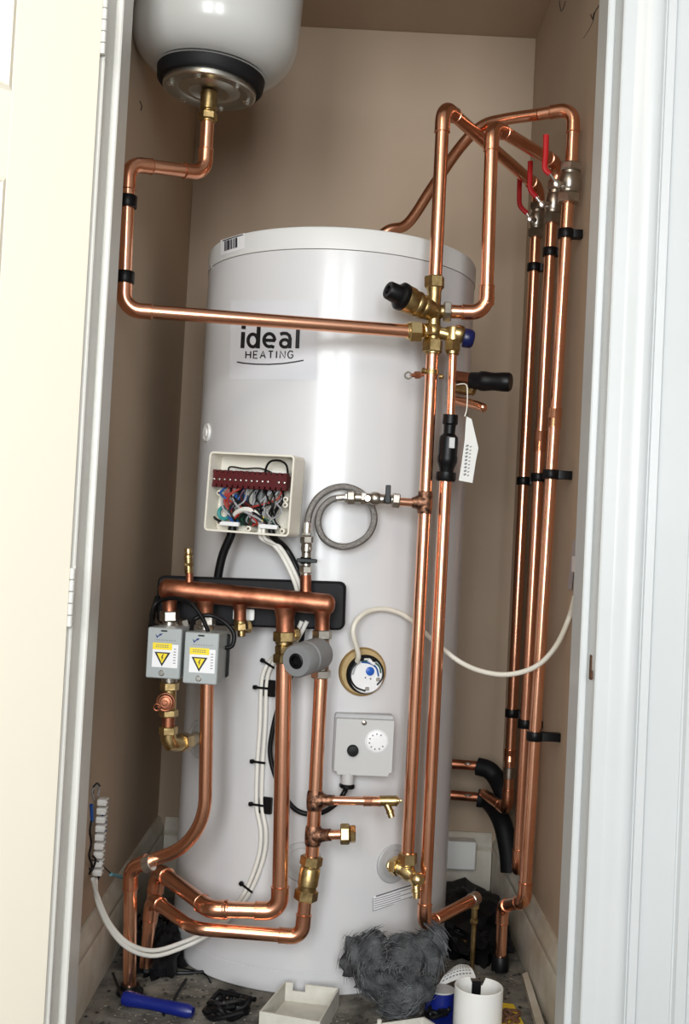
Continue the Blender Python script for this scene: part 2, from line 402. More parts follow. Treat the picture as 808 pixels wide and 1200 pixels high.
decal_mesh(L, [(328.6, 391.8), (332, 390.6), (336, 390.8), (339.2, 393), (340.3, 397), (339.6, 408.2)], 4.0, c2_)           # a
decal_mesh(L, [(349.8, 379), (348.6, 408.3)], W_, c2_)                                                                     # l
hs = 1.5
def glyph(ch, x, y, w=5.6, h=9):
    g = {'H': [[(0, 0), (0, 1)], [(1, 0), (1, 1)], [(0, .5), (1, .5)]], 'E': [[(1, 0), (0, 0), (0, 1), (1, 1)], [(0, .5), (.85, .5)]],
         'A': [[(0, 1), (.5, 0), (1, 1)], [(.2, .65), (.8, .65)]], 'T': [[(0, 0), (1, 0)], [(.5, 0), (.5, 1)]], 'I': [[(.5, 0), (.5, 1)]],
         'N': [[(0, 1), (0, 0), (1, 1), (1, 0)]], 'G': [[(1, .15), (.7, 0), (.3, 0), (0, .3), (0, .7), (.3, 1), (.75, 1), (1, .8), (1, .55), (.6, .55)]]}[ch]
    for st in g: decal_mesh(L, [(x+a*w-b*.4, y+b*h) for a, b in st], hs, c2_)
xx = 288.5
for ch, ww in zip('HEATING', (5.6, 4.6, 6, 5.4, 1.6, 5.8, 5.8)): glyph(ch, xx, 411.6-(xx-288)*.005, ww, 8.2); xx += ww+3.4
decal_mesh(L, [(278, 424.2), (286, 425.6), (300, 426.8), (316, 427), (332, 426), (346, 424), (356, 422.2)], 1.5, c2_)
part('lettering', L, 'ink', stk, 'black brand lettering ideal HEATING with a curved underline')
# barcode sticker on lid
bc = MB(); lid = lambda x, y: CP(x, y, .0022); lid2 = lambda x, y: CP(x, y, .0027)
quadgrid(bc, (258.5, 281.5), (287, 273), (287, 291), (259, 299.5), lid, 6, 3); bs = part('barcode_sticker', bc, 'sticker', cyl)
bc = MB(); xs = 263.6
while xs < 279.5:
    wd = random.choice((.7, 1, 1.4)); sh = (xs-259)*-.30; decal_mesh(bc, [(xs, 284+sh), (xs, 295.5+sh)], wd, lid2); xs += wd+random.choice((.35, .6))
decal_mesh(bc, [(261, 282.4), (270, 279.4), (280, 276.4), (285, 275)], 1.2, lid2)
part('barcode', bc, 'ink', bs)
# lower warning sticker
wl = MB(); quadgrid(wl, (437, 1051), (487, 1033), (487, 1050), (437, 1068), c1, 6, 3); ws = part('warning_sticker', wl, 'sticker', cyl)
wl = MB(); decal_mesh(wl, [(441, 1050.5), (455, 1046), (470, 1041), (484, 1036.8)], 1.8, c2_)
for k in range(5): decal_mesh(wl, [(438.5, 1054+k*2.6), (455, 1049.4+k*2.6), (470, 1044.6+k*2.6), (485, 1040+k*2.5)][:4 if k % 2 == 0 else 3], .8, c2_)
decal_mesh(wl, [(437.4, 1052), (437.4, 1067.6)], .7, c2_); decal_mesh(wl, [(437.4, 1067.6), (455, 1061.8), (486, 1050.5)], .7, c2_)
part('print', wl, 'inkgrey', ws)
# blanking plug, screw, boss collars
def surf_disc(px, py, prof, m, name, label=None, seg=28):
    p = CP(px, py); n = CN(p); return part(name, MB().lathe(p-n*.004, n, prof, seg), m, cyl, label)
surf_disc(243, 507, [(0, .0185), (.0055, .0185), (.0075, .017), (.0075, .013), (.0065, .0125), (.0065, .009), (.009, .008), (.010, .002)], 'whiteplastic', 'blanking_plug')
surf_disc(248, 313, [(0, .004), (.0065, .004), (.0075, .002)], 'chrome', 'screw', seg=12)
for px, py in ((232, 866), (354, 1010), (461, 1012)):
    surf_disc(px, py, [(0, .036), (.0055, .036), (.0075, .034), (.0085, .026), (.007, .025), (.0095, .020), (.0105, .004)], 'grey' if px == 461 else 'greylight', 'boss_collar')

# ================================================================== EXPANSION VESSEL
VC = P(249, 40, 1.95); VX, VY = VC.x, VC.y; vr = .1475
zb = P(247, 110, 1.95).z
ves = thing('expansion_vessel', (VX, VY, zb), 'large white expansion vessel mounted high on the left wall, top cut off by the photo', 'vessel')
O = V((VX, VY, 0)); zt = zb+.36
prof = [(zb+.028, .050), (zb+.029, .075), (zb+.034, .10)]
for k in range(9):
    a = math.pi/2*k/8; prof.append((zb+.105-.068*math.cos(a), .088+.0595*math.sin(a)))
prof += [(zt-.07, vr)]
for k in range(1, 8):
    a = math.pi/2*k/8; prof.append((zt-.07+.07*math.sin(a), .05+.0975*math.cos(a)))
prof.append((zt, .02))
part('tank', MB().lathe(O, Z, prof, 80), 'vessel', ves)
part('gasket_band', MB().lathe(O, Z, [(zb+.012, .060), (zb+.012, .0905), (zb+.016, .094), (zb+.036, .0965), (zb+.043, .096), (zb+.043, .07)], 64), 'rubber', ves, 'black rubber band')
FR = .083
fl = part('flange', MB().lathe(O, Z, [(zb+.018, FR), (zb+.004, FR), (zb+.002, FR-.003), (zb+.004, .058), (zb+.0065, .055), (zb+.002, .046), (zb+.001, .036), (zb+.005, .030), (zb+.005, .012)], 64), 'steel', ves, 'grey steel flange with embossed rings')
for k in range(6):
    a = math.radians(60*k+20); c = O+V((math.cos(a)*.069, math.sin(a)*.069, zb+.003))
    part('bolt', MB().lathe(c, -Z, [(0, .0075), (.001, .0075), (.0012, .0055), (.005, .0055), (.006, .003)], 6), 'chrome', fl)
VPB = V((VX, VY, zb))
cn = MB(); cn.sec(VPB+Z*.004, VPB-Z*.030, .015, 24); cn.sec(VPB-Z*.030, VPB-Z*.034, .0135, 24); cn.nut(VPB-Z*.034, VPB-Z*.048, .0175); cn.sec(VPB-Z*.048, VPB-Z*.052, .014)
part('connector', cn, 'brass', ves, 'brass connector')

TM = Matrix.Translation(VPB) @ Matrix.Rotation(math.radians(3.5), 4, 'Y') @ Matrix.Translation(-VPB)
for ch in ves.children_recursive:
    if 'connector' in ch.name: continue
    oo = ORG[ch.name]; ch.data.transform(Matrix.Translation(-oo) @ TM @ Matrix.Translation(oo))
# ------------------------------------------------------------------ pipe clips
def clip(px, py, Y, r, wall, label, group, w_=.012, big=1.0, p=None, wx=None):
    """ring round the pipe plus a base reaching the wall in direction wall"""
    p = p or P(px, py, Y); m = MB(); R = r+.0035*big; m.lathe(p-Z*w_/2*big, Z, [(0, r+.0004), (0, R-.0006), (.0008, R), (w_*big-.0008, R), (w_*big, R-.0006), (w_*big, r+.0004)], 22)
    wv = V(wall); L_ = abs(((wx if wx is not None else (LX if wv.x < 0 else RX))-p.x)) if abs(wv.x) > .5 else .02
    L_ = max(L_-.0005, r+.003)
    sv = wv.cross(Z); m2 = MB(); c = p+wv*((r*.9+L_)/2)
    m2.rbox(c, wv, sv, Z, L_-r*.9, r*1.5, w_*.9*big, .0015, .0008, 2)
    t = thing('pipe_clip', p+wv*L_, label, 'clip', group)
    part('ring', m, 'black', t); part('base', m2, 'black', t); return t

# ================================================================== PIPES
R22 = .0112
# expansion pipe
e0 = VPB-Z*.036; e1 = V((VX, VY, P(241, 203, VY).z)); e2 = P(151, 192, 1.855); e3 = P(145, 363, 1.855); e4 = P(486, 388.5, 1.955)
ep = thing('expansion_pipe', e3, 'copper pipe from the vessel flange, down the left wall and across the cylinder', 'pipe')
pipe(ep, [(e0, None), (e1, 'e'), (e2, 'e'), (e3, 'e'), (e4, None)], .0118)
a = P(213, 198.5, 1.925); b = P(221, 200, 1.935)
part('solder_band', MB().sec(a, b, R22*1.06), 'solder', ep, 'silvery solder band')
clip(0, 0, 0, R22, (-1, 0, 0), 'black clip on the short left pipe, the upper one just below its elbow', 'clips on the expansion pipe', .014, 1.45, p=e2.lerp(e3, .26))
clip(0, 0, 0, R22, (-1, 0, 0), 'black clip on the short left pipe, the lower one just above its bottom elbow', 'clips on the expansion pipe', .014, 1.45, p=e2.lerp(e3, .78))

# risers to the wall valves
VY_ = 1.975
r1 = thing('riser_pipe', P(510, 330, VY_), 'copper riser above the brass control valve, turning back to the rear wall valve', 'pipe')
w1t = P(632, 221, 2.40); w1a = P(631, 240, 2.40)
pipe(r1, [(P(510, 332, VY_), None), (P(520, 124, VY_), 'e'), (w1t, 'e'), (w1a, None)], .0122)
r2 = thing('riser_pipe', P(570, 366, VY_), 'copper riser looping right of the brass control valve and back to the middle wall valve', 'pipe')
w2t = P(655, 193, 2.22); w2a = P(652, 216, 2.22)
pipe(r2, [(P(529, 365, VY_), None), (P(570, 367, VY_), 'e'), (P(577, 147, VY_), 'e'), (w2t, 'e'), (w2a, None)], .0122)
coupling(r2, P(571.3, 349, VY_), P(570.8, 357, VY_), R22*1.02, name='collar')
r3 = thing('top_outlet_pipe', V((.0, 2.31, CYH)), 'copper pipe curving up off the cylinder lid and across to the front wall valve', 'pipe')
w3t = P(673, 127, 2.04); w3a = P(670, 194, 2.04)
pts = [V((-.01, 2.31, CYH+.004)), P(452, 272, 2.30), P(478, 262, 2.28), P(508, 218, 2.235), P(540, 172, 2.17), P(565, 148, 2.14), P(592, 140, 2.11), P(632, 134, 2.07)]
sm = smooth(pts, 8)
part('tube', MB().tube(sm, R22, 20), 'copper', r3)
pipe(r3, [(sm[-1], None), (w3t, 'e'), (w3a, None)], R22)

# wall pipes with ball valves
def ball_valve(A, B, r, lab, lev, brk, grp='red-levered ball valves on the right wall pipes'):
    t = thing('ball_valve', B, lab, 'valve', grp); d = B-A
    m = MB(); q = lambda f: A+d*f
    m.nut(q(0), q(.2), r*1.18, .2); m.sec(q(.2), q(.3), r*.95); m.lathe(q(.28), d, [(0, r*1.0), (d.length*.05, r*1.12), (d.length*.2, r*1.17), (d.length*.37, r*1.12), (d.length*.42, r*1.0)], 24); m.sec(q(.68), q(.76), r*1.0); m.nut(q(.76), q(1), r*1.2, .2)
    part('body', m, 'nickel', t)
    c = q(.5); s_ = MB(); s_.sec(c, brk, .006, 14); s_.nut(brk-(c-brk).normalized()*-.002, brk+(brk-c).normalized()*.004, .0068); part('stem', s_, 'chrome', t)
    lm = MB(); path = smooth(lev, 6); n = len(path)
    for i in range(n-1): pass
    # flattened lever: a strap following the path
    vs = []; fs = []
    dv = (brk-c).normalized(); 
    for i, p in enumerate(path):
        T_ = (path[min(i+1, n-1)]-path[max(i-1, 0)]).normalized(); sd = T_.cross(V((0, 1, 0))).normalized()
        wv = .0062; fv = V((0, 1, 0))*.0022
        for k in range(8):
            a_ = 2*math.pi*k/8; vs.append(p+fv*1.7*math.cos(a_)+sd*wv*.85*math.sin(a_))
    for i in range(n-1):
        for k in range(8): fs.append((i*8+k, i*8+(k+1) % 8, i*8+8+(k+1) % 8, i*8+8+k))
    fs.append(tuple(range(7, -1, -1))); fs.append(tuple((n-1)*8+k for k in range(8)))
    lm.add(vs, fs); part('lever', lm, 'red', t, 'red handle')
    bk = MB(); e = lev[-1]; bk.tube([e+(brk-e)*-.1, brk+(e-brk)*.2, brk], .0032, 8); bk.lathe(brk-V((0, .003, 0)), V((0, -1, 0)), [(0, .007), (.003, .007), (.004, .005)], 12); part('bracket', bk, 'chrome', t)
    return t
ball_valve(P(670, 192, 2.04), P(666, 238, 2.04), .0180, 'nickel ball valve with red lever on the front wall pipe, the highest of three',
           [P(640.5, 158, 2.02), P(640, 180, 2.02), P(639, 197, 2.02), P(645, 204, 2.02)], P(653, 216, 2.01))
ball_valve(P(652, 214, 2.22), P(647, 262, 2.22), .0155, 'nickel ball valve with red lever on the middle wall pipe',
           [P(622, 189, 2.19), P(621.5, 208, 2.19), P(622, 222, 2.19), P(629, 231, 2.19)], P(636, 240, 2.19))
ball_valve(P(631, 238, 2.40), P(628, 279, 2.40), .0155, 'nickel ball valve with red lever on the rear wall pipe, the lowest of three',
           [P(609.5, 208, 2.36), P(609, 228, 2.36), P(610, 241, 2.36), P(618, 250, 2.36)], P(622, 257, 2.36))
G = 'vertical copper pipes clipped to the right wall'
wp3a, wp3b = P(666, 236, 2.04), P(615, 1056, 2.04)
p3 = thing('wall_pipe', P(586, 1140, 2.02), 'front copper pipe on the right wall with an offset bend at its foot', 'pipe', G)
ft = FP(586, 1139); ft = V((ft.x, ft.y, .004))
pb = P(588, 1062, ft.y)
pipe(p3, [(wp3a, None), (wp3b, 'q'), (V((ft.x, ft.y, pb.z)), 'q'), (ft, None)], R22, er=1.9)
cp = lambda A, B, f0, f1: (A.lerp(B, f0), A.lerp(B, f1))
coupling(p3, *cp(wp3a, wp3b, .30, .328), R22)
wp2a, wp2b = P(647, 260, 2.22), P(607, 1022, 2.22)
p2 = thing('wall_pipe', wp2b, 'middle copper pipe on the right wall, ending in an elbow above the skirting', 'pipe', G)
pipe(p2, [(wp2a, None), (wp2b, 'e'), (V((RX-.012, wp2b.y+.12, wp2b.z)), None)], R22)
coupling(p2, *cp(wp2a, wp2b, .325, .358), R22)
wp1a, wp1b = P(628, 277, 2.40), P(595, 950, 2.40)
p1 = thing('wall_pipe', wp1b, 'rear copper pipe on the right wall, ending in a dark elbow', 'pipe', G)
pipe(p1, [(wp1a, None), (wp1b, 'e'), (wp1b+V((-.03, .16, -.0)), None)], R22, m='copper')
coupling(p1, *cp(wp1a, wp1b, .895, .915), R22)
part('solder_band', MB().sec(*cp(wp1a, wp1b, .925, .945), R22*1.08), 'nickel', p1)
GC = 'black clips on the right wall pipes'
def onl(A, B, py):  # point on pipe axis at given pixel row
    best = min((abs(((A.lerp(B, k/400)-CAM).dot(UP)/((A.lerp(B, k/400)-CAM).dot(fw))*FPX) - (CY-py)), k) for k in range(401))[1]
    return A.lerp(B, best/400)
for nm, (A, B), ys in (('front', (wp3a, wp3b), (274, 556, 862)), ('middle', (wp2a, wp2b), (296, 560, 848)), ('rear', (wp1a, wp1b), (313, 563, 835))):
    for hh, y_ in zip(('upper', 'mid-height', 'lower'), ys):
        clip(0, 0, 0, R22, (1, 0, 0), f'{hh} black clip on the {nm} right wall pipe', GC, .015, 1.15, p=onl(A, B, y_))

# ================================================================== BRASS CONTROL VALVE
cv = thing('control_valve', P(507, 410, VY_), 'brass multi-way control valve before the cylinder, with black and blue caps', 'valve')
q = lambda x, y, Y=VY_: P(x, y, Y)
m = MB()
m.nut(q(509.5, 324), q(509.3, 338), .0185); m.lathe(q(509.3, 337), q(509, 352)-q(509.3, 337), [(0, .015), (.010, .0125), (.024, .0125)], 24)
m.sec(q(509, 345), q(508, 400), .0125); m.sphere(q(509, 366), .0175); m.sphere(q(508, 388), .0165)
m.nut(q(507.6, 398), q(507, 413), .0185); m.sec(q(507, 412), q(506.9, 415.5), .0145)
m.sec(q(515, 365), q(522, 365), .012)
part('body', m, 'brass', cv)
part('outlet_nut', MB().nut(q(520, 365), q(529, 365.5), .0195), 'nickel', cv, 'silvery nut on the right outlet')
m = MB(); m.nut(P(480, 388, 1.955), P(494, 388.5, 1.958), .0195); m.sec(P(476, 388, 1.953), P(480, 388, 1.955), .0145); m.sec(P(494, 388, 1.96), P(505, 388, VY_), .0135)
part('inlet_nut', m, 'brass_bright', cv)
# regulator cartridge, pointing left, up and towards the room
ra = q(512, 368); rb = P(474, 349, VY_-.035); d = (rb-ra); L_ = d.length
part('regulator', MB().lathe(ra, d, [(0, .012), (L_*.2, .018), (L_*.38, .0205), (L_*.40, .0218), (L_*.47, .0218), (L_*.49, .0207), (L_*.58, .0212), (L_*.60, .0228), (L_*.67, .0228), (L_*.69, .0218), (L_*.78, .0224), (L_*.80, .0240), (L_*.96, .0242), (L_, .0235), (L_*1.01, .020)], 32), 'brass', cv)
cap = MB(); cap.lathe(rb, d, [(0, .0242), (.002, .0250), (.009, .0250), (.012, .022), (.014, .0175), (.034, .0160), (.036, .0145), (.036, .008), (.032, .007)], 28)
part('cap', cap, 'black', cv, 'black ribbed adjusting cap')
# relief valve to the right
m = MB(); m.sec(q(512, 389), q(528, 393), .011); m.sec(q(531.5, 384), q(531, 400), .0145); m.nut(q(531, 399), q(530.6, 412), .0155, .1); m.sec(q(530.6, 411), q(530.5, 416), .012)
m.lathe(q(531, 390), q(548, 394)-q(531, 390), [(0, .010), (.004, .0155), (.010, .0165), (.016, .0160), (.019, .0145)], 26)
part('relief_body', m, 'brass', cv)
part('relief_cap', MB().lathe(q(543.5, 395.6), q(560, 399)-q(543.5, 395.6), [(0, .0165), (.003, .0175), (.014, .0165), (.0185, .013), (.020, .006)], 26), 'navy', cv, 'dark blue relief valve cap')

# pipe A: cold feed down to the boss
Aa, Ab = q(507, 413), P(478, 1003, 1.985)
pa = thing('cold_feed_pipe', Ab, 'left of two long central copper pipes, between the brass control valve and drain valve', 'pipe')
part('tube', MB().tube([Aa, Ab], R22, 20), 'copper', pa)
tp = onl(Aa, Ab, 589); dA = (Ab-Aa).normalized()
te = MB(); te.lathe(tp-dA*.020, dA, [(0, R22*1.05), (.001, R22*1.16), (.012, R22*1.22), (.028, R22*1.22), (.039, R22*1.16), (.040, R22*1.05)], 20); tl = P(483, 589, 1.975)
te.lathe(tp, tl-tp, [(0, .015), (.013, .0135), (.019, .0105), ((tl-tp).length, .009)], 20)
part('tee', te, 'flux', pa)
part('branch', MB().tube([tl, P(468, 588, 1.972)], .0076, 16), 'copper', pa)
# pipe B: discharge through tundish
Ba, Bb, Bc, Bd = q(531, 414), P(528.5, 486, 1.98), P(522.5, 562, 1.985), P(497, 1085, 1.99)
pbp = thing('discharge_pipe', Bd, 'right of two long central copper pipes, running below the black tundish to the floor', 'pipe')
part('thin_tube', MB().tube([Ba, Bb], .0076, 16), 'copper', pbp, 'narrower copper tube above the black fitting')
Be = P(553, 1055, 2.15)
pipe(pbp, [(Bc, None), (Bd, 'e'), (Be, None)], R22, er=1.8)
m = MB(); dt = (Bc-Bb); L_ = dt.length
tun = thing('tundish', Bc, 'black plastic tundish on the right long copper pipe', 'fitting')
pr = [(0, .0085), (0, .0135), (.016, .0140), (.019, .011), (.034, .0105), (.040, .0165), (.050, .0175), (.072, .0170), (.076, .0182), (.084, .0182), (.088, .0165), (L_-.020, .0135), (L_-.014, .0125), (L_-.013, .0180), (L_-.001, .0185), (L_+.003, .0165), (L_+.003, R22)]
part('body', MB().lathe(Bb, dt, pr, 28), 'black', tun)
wp = MB(); cc = P(530, 519, 1.98-.0165); wp.rbox(cc, X, Z, Yv, .010, .019, .003, .001, .0005, 2); part('window', wp, 'greylight', tun, 'pale sight window')
# hanging tag on string
tg = thing('hanging_tag', P(540, 566, 2.0), 'white paper tag hanging on a string beside the black tundish', 'tag')
part('string', MB().tube(smooth([P(534, 451, 2.0), P(545, 450, 1.99), P(548, 456, 1.985), P(547.5, 478, 1.985), P(545, 488, 1.985)]), .0011, 6), 'creamcable', tg)
tm = MB(); ol = [(547, 488), (553, 491), (557, 508), (561, 525), (558, 540), (554, 566), (538, 563), (541, 545), (545, 515), (546, 498)]
fr = [P(x, y, 1.983) for x, y in ol]; tm.prism(fr, V((.0005, .0012, 0))); part('paper', tm, 'paper', tg)
tm = MB(); tproj = lambda x, y: P(x, y, 1.9824)
for k in range(9):
    yb = 523+k*4.2; decal_mesh(tm, [(546.5-k*.35, yb), (549.5-k*.35, yb-1.2)], 2.2, tproj); decal_mesh(tm, [(551-k*.4, yb+1), (553-k*.4, yb)], 1.2, tproj)
part('print', tm, 'inkgrey', tg)
# earth bonding clamp
ec = thing('earth_clamp', P(490, 440, 1.96), 'small brass earthing clamp strapped round the left long copper pipe below the valve', 'clamp')
cA = onl(Aa, Ab, 437)
m = MB(); m.lathe(cA-dA*.004, dA, [(0, R22), (0, R22+.002), (.008, R22+.002), (.008, R22)], 22); m.sec(P(499, 435, 1.968), P(494, 434, 1.966), .005); m.sec(P(515, 441, 1.968), P(520, 442, 1.966), .0045)
part('strap', m, 'brass', ec)
m = MB(); m.sec(P(497, 439, 1.962), P(481, 440, 1.955), .0035, 12); m.sec(P(493, 439.3, 1.96), P(486, 439.6, 1.957), .0065, 8); part('screw', m, 'copper_dull', ec)
m = MB(); rc_ = P(478.5, 440, 1.954)
m.tube([rc_+X*.0058*math.cos(a_)+Z*.0058*math.sin(a_) for a_ in [2*math.pi*k/16 for k in range(17)]], .0017, 8); part('ring_terminal', m, 'nickel', ec)

# temperature relief valve on the cylinder side
tr = thing('temperature_relief_valve', P(540, 445, 2.10), "horizontal black-capped relief valve with copper tails at the cylinder's right side", 'valve')
m = MB(); m.sec(P(528, 440, 2.09), P(556, 444, 2.06), .0105); part('tube', m, 'copper_dull', tr)
m = MB(); m.nut(P(536, 454, 2.09), P(552, 457, 2.07), .012); m.sec(P(528, 453, 2.09), P(556, 458, 2.06), .009); part('body', m, 'brass', tr)
A = P(551, 446, 2.06); B = P(599, 448, 2.03); L_ = (B-A).length
part('cap', MB().lathe(A, B-A, [(0, .012), (.001, .0155), (.018, .0165), (.021, .0185), (.03, .0185), (.036, .0175), (L_*.6, .0165), (L_*.8, .0178), (L_-.004, .0178), (L_, .0155)], 28), 'black', tr, 'black cap')
m = MB(); m.tube([P(528, 468, 2.09), P(560, 475, 2.05), P(566, 477.5, 2.045)], [.0085, .0085, .0082], 18); m.sphere(P(566, 477.5, 2.045), .0086); part('tail_tube', m, 'copper', tr)
dm = MB(); A2 = P(597, 448, 2.0301)
for k in range(3): decal_mesh(dm, [(592+k*1.5, 443+k*2.5), (596, 442+k*3), (594, 449+k)], .8, lambda x, y: P(x, y, 2.0305))

# ================================================================== FILLING LOOP
fl_ = thing('filling_loop', P(406, 640, 1.985), 'coiled braided steel filling hose with a valve at each end, in front of the cylinder', 'hose')
hp = [(399, 583.5, 1.972), (388, 586, 1.972), (377, 597, 1.975), (373, 613, 1.978), (379, 630, 1.982), (394, 639.5, 1.986), (412, 639.5, 1.988), (430, 629, 1.99), (438.5, 612, 1.99), (436, 594, 1.992), (424, 578, 1.993), (406, 570.5, 1.992), (388, 573, 1.988), (373, 583, 1.98), (364, 598, 1.972), (360.5, 614, 1.965)]
part('braided_hose', MB().tube(smooth([P(*h) for h in hp], 8), .0062, 14), 'braid', fl_)
m = MB(); f_ = lambda x, y, Y=1.972: P(x, y, Y)
m.sec(f_(394, 584), f_(404, 583), .0068); m.nut(f_(404, 583), f_(408, 583), .0085)
part('crimp', m, 'chrome', fl_)
m = MB(); m.nut(f_(407, 583), f_(416, 583), .0125); m.sec(f_(416, 583), f_(424, 583.5), .0095); m.nut(f_(423, 583.5), f_(430, 584), .0115); m.sec(f_(430, 584), f_(462, 586), .0095); m.lathe(f_(434, 584), f_(446, 585)-f_(434, 584), [(0, .0095), (.005, .0125), (.013, .0125), (.018, .0095)], 20); m.nut(f_(460, 586), f_(469, 587), .0135); m.sec(f_(431, 584, 1.972), f_(431, 584, 1.952), .0065, 14)
part('valve_body', m, 'nickel', fl_)
m = MB(); m.sec(f_(454.5, 585, 1.972), f_(454.5, 585, 1.950), .0075, 14); m.rbox(P(455, 579, 1.952), X, Z, Yv, .0095, .032, .006, .002, .001, 3)
part('lever', m, 'black', fl_, 'black lever')
m = MB(); g_ = lambda x, y, Y=1.962: P(x, y, Y)
m.sec(g_(360.6, 612), g_(360, 626), .0068); m.nut(g_(360, 624), g_(360, 628), .0085)
part('crimp', m, 'chrome', fl_)
m = MB(); m.nut(g_(360, 628), g_(359.7, 637), .0118); m.sec(g_(359.7, 637), g_(359.4, 647), .0095); m.nut(g_(359.5, 640), g_(359.4, 645), .0105); m.sec(g_(359.4, 647), g_(359, 665), .0085); m.nut(g_(359, 663), g_(358.6, 672), .0118); m.sec(g_(358.6, 671), g_(358.5, 675), .0095)
part('valve_body', m, 'nickel', fl_)
m = MB(); m.rbox(P(360, 657, 1.953), X, Z, Yv, .036, .007, .006, .002, .001, 3); m.sec(P(352, 656.5, 1.956), P(365, 657.5, 1.956), .0062, 12); m.sec(g_(360, 657), P(360, 657, 1.952), .006, 12)
part('lever', m, 'black', fl_, 'black lever')

# ================================================================== MANIFOLD
MY0, MY1 = 1.955, 1.935
mf = thing('manifold', P(290, 735, 1.95), 'stubby horizontal dull copper manifold with a black insulating back plate', 'manifold')
A = P(192, 690, MY0); B = P(386, 708.5, MY1); d = B-A; L_ = d.length; rm = .0185
part('header_tube', MB().lathe(A-d.normalized()*.008, d, [(0, .006), (.002, .012), (.006, .0165), (.010, rm)]+[(.010+(L_-.004)*k/10, rm) for k in range(1, 11)]+[(L_+.012, .0165), (L_+.016, .012), (L_+.018, .006)], 28), 'copper_dull', mf)
bA = P(185, 706, 2.005); bB = P(405, 714, 1.985); ex = (bB-bA); ex.z *= 1; wdt = ex.length; ex.normalize(); ez = V((0, 0, 1)) - ex*ex.z; ez.normalize(); ey = ex.cross(ez)
bp_ = MB(); bc_ = (bA+bB)/2+V((0, .006, 0)); bc_.z = P(295, 706, 2.0).z
bp_.rbox(bc_, ex, ez, ey, wdt, .086, .03, .012, .004, 5)
part('back_plate', bp_, 'rubber', mf, 'black foam back plate')
def stub(px, y0, y1, r, Y=1.945, nm='stub', mt='copper_dull'):
    m = MB(); a = P(px, y0, Y); b = P(px-.04*(y1-y0)*0, y1, Y); L_ = (b-a).length; m.lathe(a, b-a, [(0, r*1.35), (L_*.25, r*1.18), (L_*.4, r*1.08), (L_, r*1.08)], 22); part(nm, m, mt, mf)
stub(199, 700, 717, .0115, 1.945); stub(241, 704, 724, .0125, 1.945); stub(281.5, 708, 729, .0100, 1.94); stub(334.5, 712, 742, .0150, 1.935); stub(378, 716, 740, .0118, 1.935)
stub(358.5, 700, 674, .0092, 1.948, 'top_stub'); stub(222, 690, 668, .0062, 1.95, 'top_stub')
m = MB(); m.sec(P(221.5, 672, 1.95), P(221, 654, 1.95), .0075); m.nut(P(221.3, 664, 1.95), P(221.2, 659, 1.95), .0088); m.sec(P(221, 655, 1.95), P(221, 650, 1.95), .0082); m.sec(P(220.9, 650, 1.95), P(220.8, 643, 1.95), .0062)
vent = thing('air_vent', P(221.5, 672, 1.95), 'tiny brass air vent standing on the left end of the manifold', 'valve'); part('body', m, 'brass', vent)
part('tip', MB().sec(P(220.9, 648.5, 1.95), P(220.8, 642.5, 1.95), .0066), 'brass_bright', vent)
# capped outlet
co = thing('capped_outlet', P(284, 744, 1.94), 'small brass capped outlet under the middle of the manifold', 'fitting')
m = MB(); m.sec(P(282, 727, 1.94), P(282, 731, 1.94), .0125); m.nut(P(282.5, 730, 1.94), P(283, 739, 1.94), .0125); m.sec(P(283, 738, 1.94), P(283.3, 746, 1.94), .007); m.nut(P(287, 735, 1.955), P(294, 734, 1.96), .011)
part('body', m, 'brass', co)
m = MB(); m.rbox(P(286, 720, 1.975), X, Z, Yv, .038, .020, .012, .003, .001, 3); part('wall_plate', m, 'whiteplastic', co)

